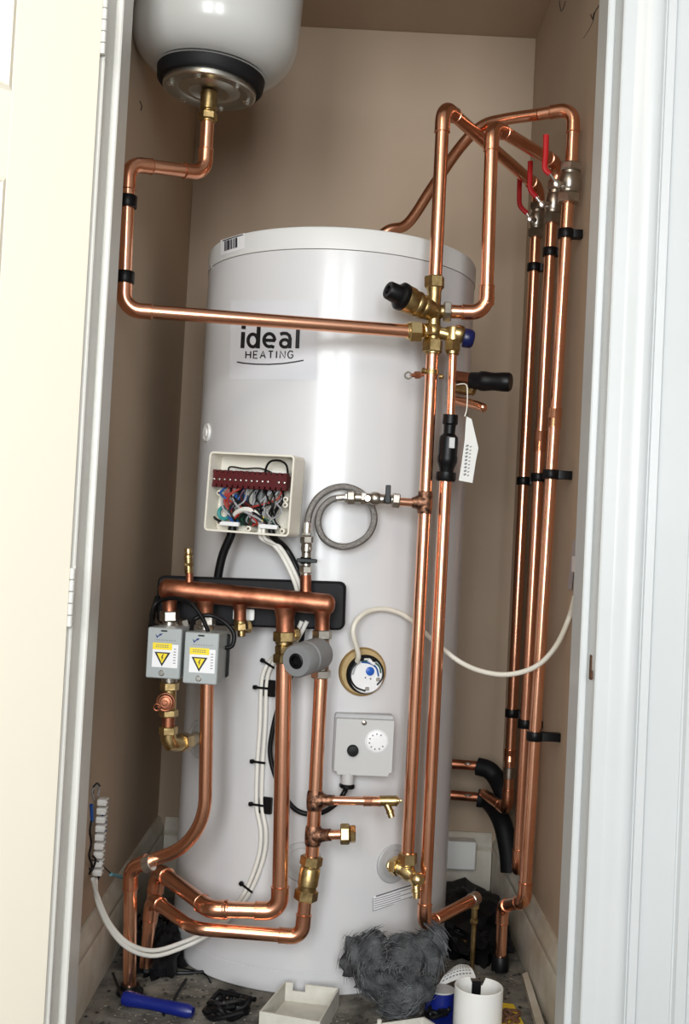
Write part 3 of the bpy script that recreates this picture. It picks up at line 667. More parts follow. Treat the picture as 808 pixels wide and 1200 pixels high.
# ------------------------------------------------------------------ zone valves with grey actuator heads
def actuator(cx, cy, wpx, hpx, Yf, lab):
    c = P(cx, cy, Yf); s_ = Yf/FPX; W, H, D = wpx*s_, hpx*s_, .062
    th = math.radians(7); ex = V((math.cos(th), math.sin(th)*1, -.0)); ey = V((-math.sin(th), math.cos(th), 0)) # face turned a little left
    ex = V((math.cos(th), -math.sin(th), 0)).normalized(); ey = V((math.sin(th), math.cos(th), 0))
    t = thing('zone_valve_actuator', c-Z*H/2+ey*D/2, lab, 'actuator', 'grey boxed zone valve heads under the manifold')
    part('cover', MB().rbox(c+ey*D/2, ex, Z, ey, W, H, D, .003, .0015, 3), 'actuator', t)
    part('base', MB().rbox(c+ey*(D+.005), ex, Z, ey, W+.008, H*.86, .010, .004, .001, 3), 'black', t)
    F = lambda u, v_, o=0: c+ex*(u*W)+Z*(v_*H)-ey*(o)
    def flat(u0, v0, u1, v1, o): mm = MB(); mm.add([F(u0, v0, o), F(u1, v0, o), F(u1, v1, o), F(u0, v1, o)], [(0, 1, 2, 3)]); return mm
    lb = part('label', flat(-.33, -.28, .42, .18, .0004), 'sticker', t, 'white and yellow warning label')
    part('yellow_strip', flat(-.33, .07, .24, .20, .0007), 'yellow', lb)
    tri = MB(); tri.add([F(-.27, .02, .0008), F(.20, .02, .0008), F(-.035, -.26, .0008)], [(0, 1, 2)]); part('triangle_border', tri, 'ink', lb)
    tri = MB(); tri.add([F(-.19, -.005, .0011), F(.12, -.005, .0011), F(-.035, -.20, .0011)], [(0, 1, 2)]); part('triangle', tri, 'yellow', lb, 'yellow triangle')
    bo = MB(); bo.add([F(*p_, .0014) for p_ in ((-.02, -.02), (-.07, -.09), (-.035, -.085), (-.06, -.16), (.005, -.075), (-.03, -.08), (.01, -.02))], [(0, 1, 2, 5, 6), (2, 3, 4, 5)]); part('lightning_bolt', bo, 'ink', lb)
    tx = MB()
    for k in range(2):
        for i in range(6): a0 = -.24+i*.065; tx.add([F(a0, .115+k*.035, .0011), F(a0+.045, .115+k*.035, .0011), F(a0+.045, .13+k*.035, .0011), F(a0, .13+k*.035, .0011)], [(0, 1, 2, 3)])
    for k in range(6): tx.add([F(.29, .10-k*.055, .0008), F(.36, .10-k*.055, .0008), F(.36, .085-k*.055, .0008), F(.29, .085-k*.055, .0008)], [(0, 1, 2, 3)])
    part('print', tx, 'inkgrey', lb)
    em = MB(); em.add([F(*p_, .0005) for p_ in ((-.27, .37), (-.20, .33), (-.14, .38), (-.06, .39), (-.10, .35), (-.15, .34), (-.22, .29))], [(0, 1, 6), (1, 2, 5, 6), (2, 3, 4, 5)]); part('emblem', em, 'blue', t, 'small dark blue printed emblem')
    em = MB()
    for i in range(8): em.add([F(-.24+i*.075, .25, .0005), F(-.20+i*.075, .25, .0005), F(-.20+i*.075, .268, .0005), F(-.24+i*.075, .268, .0005)], [(0, 1, 2, 3)])
    part('print', em, 'greydark', t)
    part('slot', MB().rbox(F(-.02, .44), ex, Z, ey, .011, .0025, .0012, .001, .0003, 2), 'black', t)
    part('screw', MB().lathe(F(-.03, -.39, -.001), -ey, [(0, .0050), (.0022, .0050), (.0032, .0038), (.0032, .001)], 16), 'chrome', t)
    return t
actuator(192, 765.5, 41, 59, 1.855, 'left grey zone valve box with yellow shock-hazard label, under the manifold end')
actuator(235.5, 771.5, 41, 60, 1.850, 'right grey zone valve box with yellow shock-hazard label, over the curved copper pipe')
zv = thing('left_valve_assembly', P(200, 880, 1.925), 'brass and nickel valve stack below the left grey box, elbowing into the cylinder', 'valve')
z_ = lambda x, y, Y=1.93: P(x, y, Y)
m = MB(); m.nut(z_(199, 716), z_(199, 728), .0175); m.sec(z_(199, 728), z_(198.5, 800), .0135); m.nut(P(212, 733, 1.95), P(220, 731, 1.955), .0125)
part('upper_body', m, 'nickel', zv)
m = MB(); m.sec(z_(199, 795), z_(199, 799), .012); m.nut(z_(199, 799), z_(198.7, 809), .0165); m.sec(z_(198.7, 808), z_(198, 832), .0125); m.nut(z_(198, 831), z_(197.8, 840), .0165)
part('valve_body', m, 'brass', zv)
part('tube', MB().sec(z_(197.8, 839), z_(197.5, 853), .0112), 'copper_dull', zv)
m = MB(); m.nut(z_(197.5, 851), z_(197.2, 861), .0165); m.tube([z_(197.2, 859), z_(197.5, 866), z_(199.5, 871.5), z_(205, 872, 1.94), z_(212, 871, 1.96)], .0135, 18)
m.nut(P(212, 870.5, 1.955), P(220, 869, 1.985), .0165); bq = CP(231, 865); m.sec(P(219, 869.2, 1.982), bq, .012)
part('elbow', m, 'brass', zv)
m = MB(); hc = P(194, 823, 1.905)
for rr, th in ((.0145, .0022), (.009, .0018)):
    m.tube([hc+X*rr*math.cos(a_)+Z*rr*math.sin(a_) for a_ in [2*math.pi*k/24 for k in range(25)]], th, 8)
m.sec(P(197, 823, 1.93), hc, .006, 12); m.lathe(hc, V((0, -1, 0)), [(0, .012), (.001, .0115), (.002, .004), (.006, .0035)], 20)
h2 = P(184, 829, 1.90); m.tube([h2+X*.0055*math.cos(a_)+Z*.0055*math.sin(a_) for a_ in [2*math.pi*k/16 for k in range(17)]], .0018, 8)
part('handwheel', m, 'copper_dull', zv)

# pipe under right actuator
cvp = thing('curved_return_pipe', P(152, 1165, 1.957), 'copper pipe under the right grey box, sweeping left then dropping into the floor', 'pipe')
fb = FP(152, 1166); fb = V((fb.x, fb.y, .003))
ctop = P(153, 1017, fb.y-.006)
m = MB(); m.nut(P(241.5, 722, 1.94), P(241.5, 733, 1.94), .0175); m.sec(P(241.5, 732, 1.94), P(241.5, 800, 1.925), .0145)
part('valve_body', m, 'nickel', cvp)
pipe(cvp, [(P(243, 798, 1.925), None), (P(240, 986, 1.925), .115), (ctop, 'e'), (fb, None)], .0118)
a_ = P(178.5, 1011, 1.945); b_ = P(169.5, 1014.4, 1.949); part('solder_band', MB().sec(a_, b_, .0142), 'solder', cvp, 'silvery soldered collar')
part('floor_sleeve', MB().lathe(fb, Z, [(0, .024), (.006, .024), (.010, .018), (.016, .0165), (.016, .0122)], 24), 'black', cvp)

# pipe 4
p4 = thing('flow_pipe', P(328, 1068, 1.93), 'wider copper pipe from the manifold, turning left along the cylinder base', 'pipe')
m = MB(); m.nut(P(334, 740, 1.935), P(333.8, 752, 1.935), .0205); m.sec(P(333.8, 751, 1.935), P(333.5, 756, 1.935), .016); m.nut(P(333.5, 756, 1.935), P(333.4, 766, 1.935), .0165); m.nut(P(333.4, 766, 1.935), P(333.2, 777, 1.935), .0195)
m.nut(P(343, 743, 1.945), P(350, 742, 1.95), .0125)
part('union', m, 'brass', p4)
f1 = P(328, 1068, 1.93); f2 = P(246, 1065.5, 1.93); f3 = P(186, 1020, 2.12)
pipe(p4, [(P(333.2, 776, 1.935), None), (f1, 'e'), (f2, 'e'), (f3, 'q'), (f3+V((-.012, .0, -.11)), None)], .0140, er=1.7, socket=1.3)
coupling(p4, P(266, 1066, 1.93), P(259.5, 1065.8, 1.93), .0142, name='collar')
# pipe 5
p5 = thing('return_pipe', P(354, 1098, 1.93), 'copper pipe below the grey motor, with two side branches and a brass union', 'pipe')
m = MB(); m.nut(P(378, 738, 1.935), P(377.8, 749, 1.935), .0175); m.sec(P(377.8, 748, 1.935), P(377, 786, 1.935), .013); m.nut(P(376.8, 785, 1.935), P(376.5, 795, 1.935), .0175)
part('valve_body', m, 'nickel', p5)
g0 = P(376.5, 793, 1.935); g1 = P(366, 1003, 1.925); g2 = P(358, 1055, 1.925); g3 = P(354, 1098, 1.925); g4 = P(226, 1088, 1.93); g5 = P(178, 1053, 2.07)
part('tube', MB().tube([g0, g1], .0120, 20), 'copper', p5)
m = MB(); dd = g2-g1; L_ = dd.length
m.nut(g1, g1+dd*.22, .0195, .5); m.sec(g1+dd*.2, g1+dd*.8, .0165); m.lathe(g1+dd*.25, dd, [(0, .0165), (.002, .018), (L_*.4, .018), (L_*.42, .0165)], 24); m.nut(g1+dd*.76, g2, .0205, .5)
part('union', m, 'brass', p5)
pipe(p5, [(g2, None), (g3, 'e'), (g4, .05), (g5, 'q'), (g5+V((-.005, .0, -.125)), None)], .0118, er=1.7)
def branch(py, a, b, r, m_):
    c = onl(g0, g1, py); d5 = (g1-g0).normalized(); te = MB()
    te.lathe(c-d5*.017, d5, [(0, .0125), (.003, .0138), (.012, .0145), (.022, .0145), (.031, .0138), (.034, .0125)], 20)
    te.lathe(c, a-c, [(0, .0145), (.012, .0140), (.018, .0115), (.022, r*1.25), ((a-c).length+.006, r*1.2)], 18); part('tee', te, 'flux', p5)
    part('branch', MB().tube([a, b], r, 16), 'copper', p5)
branch(938, P(388, 938, 1.92), P(441, 939, 1.92), .0076, 'copper_dull')
branch(979, P(384, 978.5, 1.915), P(401, 978, 1.915), .0085, 'copper_dull')
coupling(p5, P(426, 938.8, 1.92), P(446, 939.2, 1.92), .0076)
dc = thing('drain_cock', P(452, 957, 1.92), 'small brass drain cock on the upper side branch under the thermostat', 'valve')
m = MB(); m.sec(P(445, 938.5, 1.92), P(466, 938.5, 1.92), .0090); m.tube([P(452, 939, 1.92), P(457, 950, 1.915), P(459.5, 958, 1.912)], [.0062, .0062, .0058], 14); m.sec(P(457, 950, 1.915), P(458, 953, 1.914), .0072)
part('body', m, 'brass', dc); m = MB(); m.sec(P(465.5, 938.5, 1.92), P(468, 938.5, 1.92), .0065, 12); m.sec(P(468, 938.5, 1.92), P(471.5, 938.5, 1.92), .0028, 8); part('spindle', m, 'brass_bright', dc)
sc_ = thing('stop_end', P(405, 978, 1.915), 'brass compression stop end on the lower side branch', 'fitting')
m = MB(); m.nut(P(399, 977.5, 1.915), P(410, 977.5, 1.915), .0175); m.nut(P(410, 977.5, 1.915), P(417, 977.5, 1.915), .0155, .6); part('body', m, 'brass', sc_)

# grey round motor head
mo = thing('valve_motor', P(360, 790, 1.93), 'short grey round motor head with a dark socket, between the two manifold pipes', 'motor')
A = P(374, 766, 1.925); B = P(347, 775, 1.855); d = B-A; L_ = d.length
part('casing', MB().lathe(A, d, [(-.012, .018), (0, .0275), (.006, .0285), (L_*.55, .0285), (L_*.58, .0265), (L_*.62, .0265), (L_*.64, .0285), (L_-.004, .0280), (L_, .0255), (L_, .0135), (L_-.010, .012)], 36), 'greydark', mo)
part('socket', MB().lathe(B-d.normalized()*.012, d, [(0, .0128), (.0125, .0128), (.0135, .0115), (.0135, .0095), (.004, .009)], 28), 'black', mo, 'dark round socket')

# ================================================================== IMMERSION HEATER, THERMOSTAT
ip = CP(425, 787); inn = CN(ip); iu = V((0, 0, 1)); ix = iu.cross(inn).normalized()*-1
if ix.x < 0: ix = -ix
ih = thing('immersion_heater', ip, 'round open immersion heater head with bronze rim and white face, cable entering at its top', 'heater')
part('rim', MB().lathe(ip-inn*.006, inn, [(0, .0445), (.008, .0445), (.0095, .0435), (.0095, .0415), (.007, .041)], 48), 'bronze', ih)
part('foam_ring', MB().lathe(ip-inn*.004, inn, [(.0, .041), (.0085, .041), (.0095, .034), (.009, .030)], 36), 'foam', ih, 'tan foam seen inside the rim')
I = lambda u, v_, o=0: ip+ix*u+Z*v_+inn*o
part('ring', MB().lathe(I(.003, -.004, .004), inn, [(0, .0355), (.006, .0355), (.0075, .0345), (.006, .0335)], 40), 'black', ih)
part('face', MB().lathe(I(.005, -.006, .004), inn, [(0, .0315), (.009, .0315), (.0115, .0295), (.012, .004)], 40), 'sticker', ih, 'white disc face')
part('dial', MB().lathe(I(.009, .003, .0155), inn, [(0, .0078), (.003, .0078), (.004, .006)], 20), 'bluedot', ih, 'blue dial')
for u, v_ in ((.001, -.009), (.011, -.011)): part('pin', MB().lathe(I(u, v_, .0155), inn, [(0, .0014), (.001, .0014)], 8), 'ink', ih)
for u, v_ in ((.004, -.028), (.024, -.011), (-.008, .024), (-.015, .019), (.014, .023)): part('terminal', MB().rbox(I(u, v_, .018), ix, Z, inn, .007, .006, .006, .001, .0005, 2), 'chrome' if v_ < .02 else 'black', ih)
for mt, pts in (('blackcable', [(-.012, .021), (-.024, .008), (-.027, -.010), (-.016, -.026), (.002, -.033)]), ('bluewire', [(-.008, .019), (.008, .017), (.021, .009), (.026, -.006)]), ('greenwire', [(-.004, .021), (.012, .021), (.026, .012), (.030, .0)]), ('greywire', [(-.012, .019), (-.019, .009), (-.023, -.004)]), ('blackcable', [(.010, .026), (.024, .02), (.033, .006), (.033, -.010), (.024, -.022)])):
    part('wire', MB().tube(smooth([I(u, v_, .016) for u, v_ in pts]), .0016, 8), mt, ih)
part('connector', MB().tube([I(.004, .024, .018), I(.016, .016, .018)], .0035, 10), 'sticker', ih)

tpn = CP(426, 870); tn = V((.05, -1, 0)).normalized(); tpn = tpn+V((-.001, -.004, 0)); tx_ = V((-tn.y, tn.x, 0));
if tx_.x < 0: tx_ = -tx_
th_ = thing('cylinder_thermostat', tpn-Z*.052, 'light grey square cylinder thermostat with numbered dial and black button', 'thermostat')
T = lambda u, v_, o=0: tpn+tx_*u+Z*v_+tn*o
part('back', MB().rbox(T(-.001, .002, .010), tx_, Z, tn, .1055, .105, .024, .004, .001, 3), 'grey', th_)
fc = MB(); hw, hh, cc_ = .0515, .0495, .007
ol = [(-hw+cc_, -hh), (hw-cc_, -hh), (hw-cc_*.6, -hh+cc_*.8), (hw, -hh+cc_), (hw, hh), (-hw, hh), (-hw, -hh+cc_), (-hw+cc_*.6, -hh+cc_*.8)]
fc.prism([T(u, v_-.002, .022) for u, v_ in ol], tn*.014); part('cover', fc, 'greylight', th_)
part('dial', MB().lathe(T(.022, .010, .036), tn, [(0, .0205), (.0015, .0205), (.0015, .0195), (.004, .0185), (.0045, .0165), (.0045, .004)], 36), 'sticker', th_, 'pale temperature dial')
dn = MB()
for k in range(9):
    a_ = math.radians(60+k*33); u, v_ = .022+.0135*math.cos(a_), .010+.0135*math.sin(a_); dn.rbox(T(u, v_, .0408), tx_*math.cos(a_)+Z*math.sin(a_), Z*math.cos(a_)-tx_*math.sin(a_), tn, .0028, .0018, .0006, .0003, .0001, 1)
part('markings', dn, 'ink', th_)
part('button', MB().lathe(T(-.020, -.008, .036), tn, [(0, .0105), (.007, .0100), (.009, .0085), (.0095, .003)], 26), 'black', th_, 'round black button')
part('screw', MB().lathe(T(-.002, .042, .036), tn, [(0, .0045), (.002, .0045), (.003, .003)], 14), 'nickel', th_)
gl = MB(); gl.sec(T(-.026, -.049, .026), T(-.026, -.070, .026), .0115); part('cable_gland', gl, 'greylight', th_)
part('gland_nut', MB().sec(T(-.026, -.070, .026), T(-.0265, -.077, .026), .0140, 12), 'black', th_)

# ================================================================== JUNCTION BOX
jc = CP(300, 580); jn = V((-.40, -1, 0)).normalized(); jx = V((-jn.y, jn.x, 0)); 
if jx.x < 0: jx = -jx
jc = P(305, 580, 1.995)
jb = thing('wiring_box', jc-Z*.075, 'open cream wiring box full of wires on the cylinder front', 'junction box')
# box frame: slight tilt as mounted
tl_ = math.radians(-1.5); jux = (jx*math.cos(tl_)+Z*math.sin(tl_)).normalized(); juz = jux.cross(jn).normalized()
if juz.z < 0: juz = -juz
JW, JH, JD = .168, .142, .046
J = lambda u, v_, o=0: jc+jux*u+juz*v_+jn*(o)     # o=0 back plate, o=JD rim
wl = MB(); tk = .0035
wl.rbox(J(0, 0, .002), jux, juz, jn, JW, JH, .004, .008, .001, 4)
def ringwall(mb, w0, h0, w1, h1, o0, o1, rc=.008, n=4):
    def ol(w_, h_, r):
        pts = []
        for q_, (sx_, sy_) in enumerate(((1, 1), (-1, 1), (-1, -1), (1, -1))):
            for k in range(n+1):
                a_ = math.pi/2*(q_+k/n); pts.append((sx_*(w_/2-r)+r*math.cos(a_), sy_*(h_/2-r)+r*math.sin(a_)))
        return pts
    A_, B_ = ol(w0, h0, rc), ol(w1, h1, max(rc-(w0-w1)/2, .002)); m_ = len(A_); vs = [J(*p_, o0) for p_ in A_]+[J(*p_, o1) for p_ in A_]+[J(*p_, o1) for p_ in B_]+[J(*p_, o0) for p_ in B_]
    fs = [(l*m_+k, l*m_+(k+1) % m_, ((l+1) % 4)*m_+(k+1) % m_, ((l+1) % 4)*m_+k) for l in range(4) for k in range(m_)]
    mb.add(vs, fs)
ringwall(wl, JW, JH, JW-2*tk, JH-2*tk, .001, JD)
part('case', wl, 'cream', jb)
tb = MB(); tb.rbox(J(-.006, .024, .026), jux, juz, jn, .146, .022, .022, .001, .001, 1); term = part('terminal_strip', tb, 'maroon', jb, 'maroon terminal strip')
for i in range(14):
    u = -.076+i*.0107
    mm = MB(); mm.rbox(J(u, .0365, .030), jux, juz, jn, .0072, .006, .014, .0008, .0006, 1); mm.rbox(J(u, .0115, .030), jux, juz, jn, .0072, .006, .014, .0008, .0006, 1); part('terminal', mm, 'maroon', term)
    if i != 11: part('screw', MB().lathe(J(u, .0225, .036), jn, [(0, .0021), (.0022, .0021), (.0026, .001)], 10), 'chrome', term)
part('rail', MB().rbox(J(.0, .040, .014), jux, juz, jn, .126, .008, .010, .001, .001, 1), 'whiteplastic', jb)
for u0, u1 in ((-.060, -.022), (.018, .054)): part('cable_bar', MB().rbox(J((u0+u1)/2, -.056, .030), jux, juz, jn, u1-u0, .0075, .008, .001, .001, 1), 'sticker', jb, 'white cable clamp bar')
for u, v_ in ((-.066, -.002), (.066, -.006), (.066, -.016), (-.062, -.055), (.064, -.062), (-.002, -.062)):
    part('screw_post', MB().lathe(J(u, v_, .002), jn, [(0, .0055), (.030, .0050), (.031, .002)], 14), 'cream', jb)
    part('screw', MB().lathe(J(u, v_, .033), jn, [(0, .0026), (.001, .0022)], 10), 'nickel', jb)
part('ring', MB().tube([J(-.060+.011*math.cos(a_), -.037+.011*math.sin(a_), .018) for a_ in [2*math.pi*k/20 for k in range(21)]], .0035, 10), 'teal', jb)
part('blue_block', MB().rbox(J(-.030, -.012, .016), jux, juz, jn, .026, .020, .018, .002, .001, 2), 'bluewire', jb)
part('relay', MB().rbox(J(.004, -.020, .012), jux, juz, jn, .018, .062, .014, .002, .001, 2), 'greydark', jb)
for k in range(5): part('relay_contact', MB().lathe(J(.003, .002-k*.012, .019), jn, [(0, .0035), (.002, .0035)], 10), 'black', jb)
part('circuit_plate', MB().rbox(J(-.018, -.046, .010), jux, juz, jn, .05, .022, .006, .002, .001, 2), 'greenwire', jb)
wires = [('redwire', [(-.036, .010), (-.050, -.004), (-.052, -.020), (-.040, -.034), (-.028, -.042)], .0023), ('redwire', [(-.025, .010), (-.040, -.002), (-.047, -.016), (-.038, -.032)], .0023), ('redwire', [(-.030, .010), (-.046, -.006), (-.045, -.026), (-.032, -.036)], .0018),
         ('greywire', [(-.047, .010), (-.058, -.010), (-.054, -.030), (-.040, -.042), (-.044, -.052)], .0018), ('greywire', [(-.014, .010), (-.012, -.012), (-.026, -.024), (-.040, -.030)], .0018), ('greywire', [(.006, .010), (.002, -.016), (-.002, -.038), (.010, -.050), (.030, -.050)], .0018),
         ('bluewire', [(-.020, .010), (-.026, -.010), (-.040, -.026), (-.046, -.048)], .002), ('bluewire', [(-.056, .010), (-.062, -.002), (-.048, -.012), (-.040, -.020)], .002), ('bluewire', [(-.050, -.040), (-.038, -.048), (-.030, -.052)], .003),
         ('blackcable', [(.022, .010), (.030, -.006), (.042, -.018), (.036, -.036), (.044, -.050)], .0018), ('blackcable', [(.034, .010), (.046, -.004), (.044, -.024), (.036, -.040)], .0018), ('blackcable', [(.046, .010), (.056, -.004), (.050, -.020), (.038, -.034)], .0018), ('blackcable', [(.056, .010), (.060, -.012), (.050, -.028), (.040, -.044)], .0018),
         ('blackcable', [(.020, .004), (.022, .040), (.032, .058), (.050, .061), (.062, .054), (.064, .036)], .0020), ('blackcable', [(-.058, .036), (-.050, .046), (-.020, .044), (.010, .046), (.030, .040)], .0015), ('blackcable', [(.020, .006), (.032, -.010), (.022, -.030), (.012, -.040)], .0018),
         ('blackcable', [(-.076, -.046), (-.064, -.050), (-.052, -.056)], .0024), ('greenwire', [(.018, -.030), (.026, -.042), (.040, -.046), (.050, -.052)], .0018), ('yellow', [(.022, -.034), (.026, -.044), (.018, -.050)], .0016), ('whitecable', [(-.040, -.046), (-.026, -.034), (-.008, -.028), (.008, -.032), (.018, -.044)], .0046),
         ('redwire', [(.000, -.052), (.006, -.056), (.010, -.050)], .0018), ('greywire', [(.030, .010), (.026, -.014), (.028, -.034), (.022, -.048)], .0018), ('blackcable', [(.012, .010), (.010, -.006), (.020, -.020), (.016, -.036)], .0018)]
random.seed(21)
for k in range(16):
    u0 = random.uniform(-.055, .058); u1 = random.uniform(-.05, .05); wires.append((random.choice(['blackcable', 'blackcable', 'blackcable', 'greywire', 'redwire', 'maroon']), [(u0, .012), (u0+random.uniform(-.012, .012), -.008), ((u0+u1)/2+random.uniform(-.02, .02), -.028), (u1, -.046), (u1+random.uniform(-.01, .01), -.056)], random.uniform(.0014, .0022)))
for i, (mt, pts, r) in enumerate(wires):
    part('wire', MB().tube(smooth([J(u, v_, .022+.003*math.sin(i*2.1)+.012*math.sin(math.pi*k/(len(pts)-1))) for k, (u, v_) in enumerate(pts)], 6), r, 8), mt, jb)

# cables out of the box
def cable(name, pts, r, m, label, cat='cable', group=None, n=8):
    return solo(name, MB().tube(smooth(pts, n), r, 10), m, label, cat, group)
bt = J(-.035, -.060, .02); 
cable('conduit', [J(-.040, -.058, .020), J(-.042, -.076, .020), P(262, 648, 2.0), P(257, 668, 2.005), P(254, 690, 2.01)], .0080, 'blackcable', 'thick black cable leaving the bottom left of the wiring box')
cable('conduit', [J(.036, -.050, .018), J(.040, -.072, .018), P(335, 643, 1.99), P(346, 662, 1.985), P(352, 680, 1.985), P(354, 700, 1.99)], .0062, 'blackcable', 'black cable leaving the bottom right of the wiring box behind the hose valve')
for k, dx in enumerate((0, 5.2)):
    cable('white_cable', [J(.018+k*.007, -.052, .026), J(.020+k*.008, -.076, .026), P(322+dx, 640, 1.975), P(334+dx, 658, 1.968), P(345+dx, 682, 1.967), P(350+dx, 700, 1.975)], .0037, 'whitecable', ('left' if k == 0 else 'right')+' of the paired white cables leaving the wiring box bottom', group='white cables from the wiring box')
# twin white run down to floor and to the left wall strip
run = [(357, 728, 1.972), (350, 742, 1.975), (338, 760, 1.985), (322, 772, 1.99), (313, 786, 1.995), (309.5, 805, 1.995), (308, 850, 1.995), (305, 895, 1.995), (304, 943, 1.995), (309, 975, 1.995), (306, 1005, 1.995), (292, 1042, 1.99), (272, 1070, 1.985)]
def CPl(px, py, off):  # on the cylinder where it is in view, else at its left flank
    return CP(px, py, off)
for k, dx in enumerate((-3.1, 3.1)):
    pts = [P(x+dx, y, Y) if i < 3 else CP(x+dx, y, .006) for i, (x, y, Y) in enumerate(run)]
    pts += [CP(250, 1090+dx*.8, .022), P(215, 1107+dx, 2.04), P(180, 1117+dx, 2.0), P(150, 1108+dx, 1.96), P(128, 1084+dx, 1.94), WP(114, 1052+dx, -.392), WP(109+k*3, 1030, -.396)]
    cable('white_cable', pts, .0040, 'whitecable', ('left' if k == 0 else 'right')+' strand of the paired white cable tied down the cylinder front', group='paired white cables down the cylinder')
names = ('topmost', 'second', 'third', 'fourth', 'lowest')
for i, (px, py, bs_) in enumerate(((317, 779, 0), (309.5, 806, 1), (306, 893, 0), (304.5, 943, 1), (292, 1041, 0))):
    c = CP(px, py, .006); n_ = CN(c); tx2 = V((-n_.y, n_.x, 0)); tx2 = tx2 if tx2.x > 0 else -tx2
    ct = thing('cable_tie', c, f'{names[i]} black cable tie on the paired white cables', 'cable tie', 'ties on the paired white cables')
    tilt = tx2*1.0+Z*(-.5 if i in (0, 4) else 0); tilt.normalize()
    m = MB(); m.rbox(c+n_*.0050-tilt*.002, tilt, tilt.cross(n_), n_, .026, .0042, .0012, .0004, .0003, 1); m.rbox(c+n_*.004-tilt*.016, tilt, tilt.cross(n_), n_, .0075, .0075, .007, .002, .001, 2)
    part('strap', m, 'black', ct)
    if bs_: part('base', MB().rbox(c+n_*-.002+tx2*.011, tx2, Z, n_, .024, .030, .008, .002, .001, 2), 'black', ct)
cable('black_cable', [T(-.0265, -.074, .026), P(403, 930, 1.985), P(395, 941, 1.99), P(378, 952, 1.995), P(356, 953, 2.0), P(340, 942, 2.0), P(325, 915, 2.005), P(317, 885, 2.01), P(319, 860, 2.01), P(326, 830, 2.01), P(338, 800, 2.0), P(350, 770, 1.99), P(356, 735, 1.975)], .0046, 'blackcable', 'black cable looping left from the thermostat gland behind the copper pipes')
cable('immersion_cable', [I(-.0165, .021, .018), I(-.019, .035, .03), P(414, 740, 1.975), P(421, 724, 1.985), P(437, 715, 2.01), P(458, 715, 2.03), P(480, 725, 2.045), P(510, 752, 2.055), P(540, 776, 2.05), P(570, 788, 2.02), P(600, 790, 1.99), P(630, 780, 1.965), P(652, 757, 1.96), P(667, 725, 1.985), WP(674, 700, .4125)], .0047, 'creamcable', 'cream cable arching from the immersion heater across to the right wall')
# actuator leads
cable('actuator_lead', [P(190, 738, 1.89), P(178, 728, 1.91), P(182, 708, 1.93), P(200, 701, 1.92), P(222, 706, 1.90), P(236, 722, 1.89), P(244, 740, 1.88)], .0036, 'blackcable', 'black lead looping over the left grey zone valve box')
cable('actuator_lead', [P(224, 742, 1.88), P(228, 726, 1.90), P(245, 721, 1.90), P(262, 728, 1.905), P(274, 742, 1.905), P(272, 757, 1.90), P(261, 758, 1.895), P(255, 748, 1.885)], .0038, 'blackcable', 'black lead curled over the right grey zone valve box')
cable('actuator_lead', [P(185, 700, 1.99), P(180, 716, 1.97), P(177, 735, 1.93), P(176, 752, 1.91)], .0055, 'blackcable', 'black lead behind the left edge of the left grey box')

# ================================================================== BOTTOM DRAIN VALVE (right boss)
bv = thing('drain_valve', P(475, 1050, 1.98), 'brass angled drain valve at the lower right boss of the cylinder', 'valve')
A = P(478, 1002, 1.985); bsp = CP(460, 1014)
m = MB(); m.nut(A+Z*.004, P(477.5, 1013, 1.985), .0175); m.sec(P(477.5, 1012, 1.985), P(476.5, 1024, 1.985), .0135); 
m.nut(P(460, 1014, 1.995), P(467, 1016, 1.988), .0170, .4); m.sec(bsp, P(462, 1015, 1.99), .0125); m.sec(P(465, 1016, 1.99), P(480, 1022, 1.982), .0120)
dA_ = P(490, 1031, 1.965)-P(474, 1020, 1.985); m.lathe(P(474, 1020, 1.985), dA_, [(0, .014), (.014, .0135), (.018, .0115), (.024, .0115), (.027, .0130), (dA_.length+.004, .0125), (dA_.length+.008, .009)], 24)
part('body', m, 'brass_bright', bv)
m = MB(); m.tube([P(487, 1029, 1.968), P(488, 1042, 1.963), P(488.5, 1053, 1.960)], [.0085, .0075, .0065], 16); m.sec(P(488, 1042, 1.963), P(488.2, 1046, 1.962), .0088); part('spout', m, 'brass_bright', bv)

# ================================================================== BEHIND / LOW RIGHT
for nm_, ys_, pe in (('upper', (893, 898), (582, 912, 2.58)), ('lower', (929, 935), (588, 962, 2.50))):
    sp = thing('low_copper_pipe', P(543, ys_[1], 2.58), f'dark copper pipe end behind the cylinder at right, the {nm_} of two', 'pipe', 'dark pipes behind the cylinder')
    A, B = P(500, ys_[0], 2.60), P(566, ys_[1], 2.60)
    part('tube', MB().tube([A, B], R22, 18), 'copper_dull', sp); part('solder_spot', MB().sphere(P(549, ys_[1]-3, 2.585), .0045, 10, (2, 1, .7)), 'solder', sp)
    part('insulation_sleeve', MB().tube(smooth([P(560, ys_[1], 2.60), P(573, ys_[1]+4, 2.59), P(*pe), P(pe[0]+8, pe[1]+(16 if nm_ == 'upper' else 35), pe[2]-.03), P(pe[0]+10, pe[1]+(28 if nm_ == 'upper' else 60), pe[2]-.04)], 6), .021, 16), 'rubber', sp, 'black foam sleeve')
solo('service_box', MB().rbox(P(536, 1000, 2.67), X, Z, Yv, .085, .066, .04, .003, .002, 2), 'whiteplastic', 'small pale box on the skirting behind the cylinder, low at right', 'box')
st = thing('brass_stub', FP(560, 1100), 'small brass valve on end of the low pipe stub, right of the cylinder foot', 'valve')
m = MB(); m.sec(P(552, 1055.5, 2.148), P(559, 1051.5, 2.165), .0125); part('olive', m, 'solder', st)
m = MB(); pz = P(557, 1058, 2.16); m.nut(pz, pz-Z*.012, .009); m.sec(pz-Z*.012, pz-Z*.03, .006); m.nut(pz-Z*.03, pz-Z*.040, .008); m.sec(pz-Z*.04, V((pz.x, pz.y, .003)), .0045); part('body', m, 'brass', st)
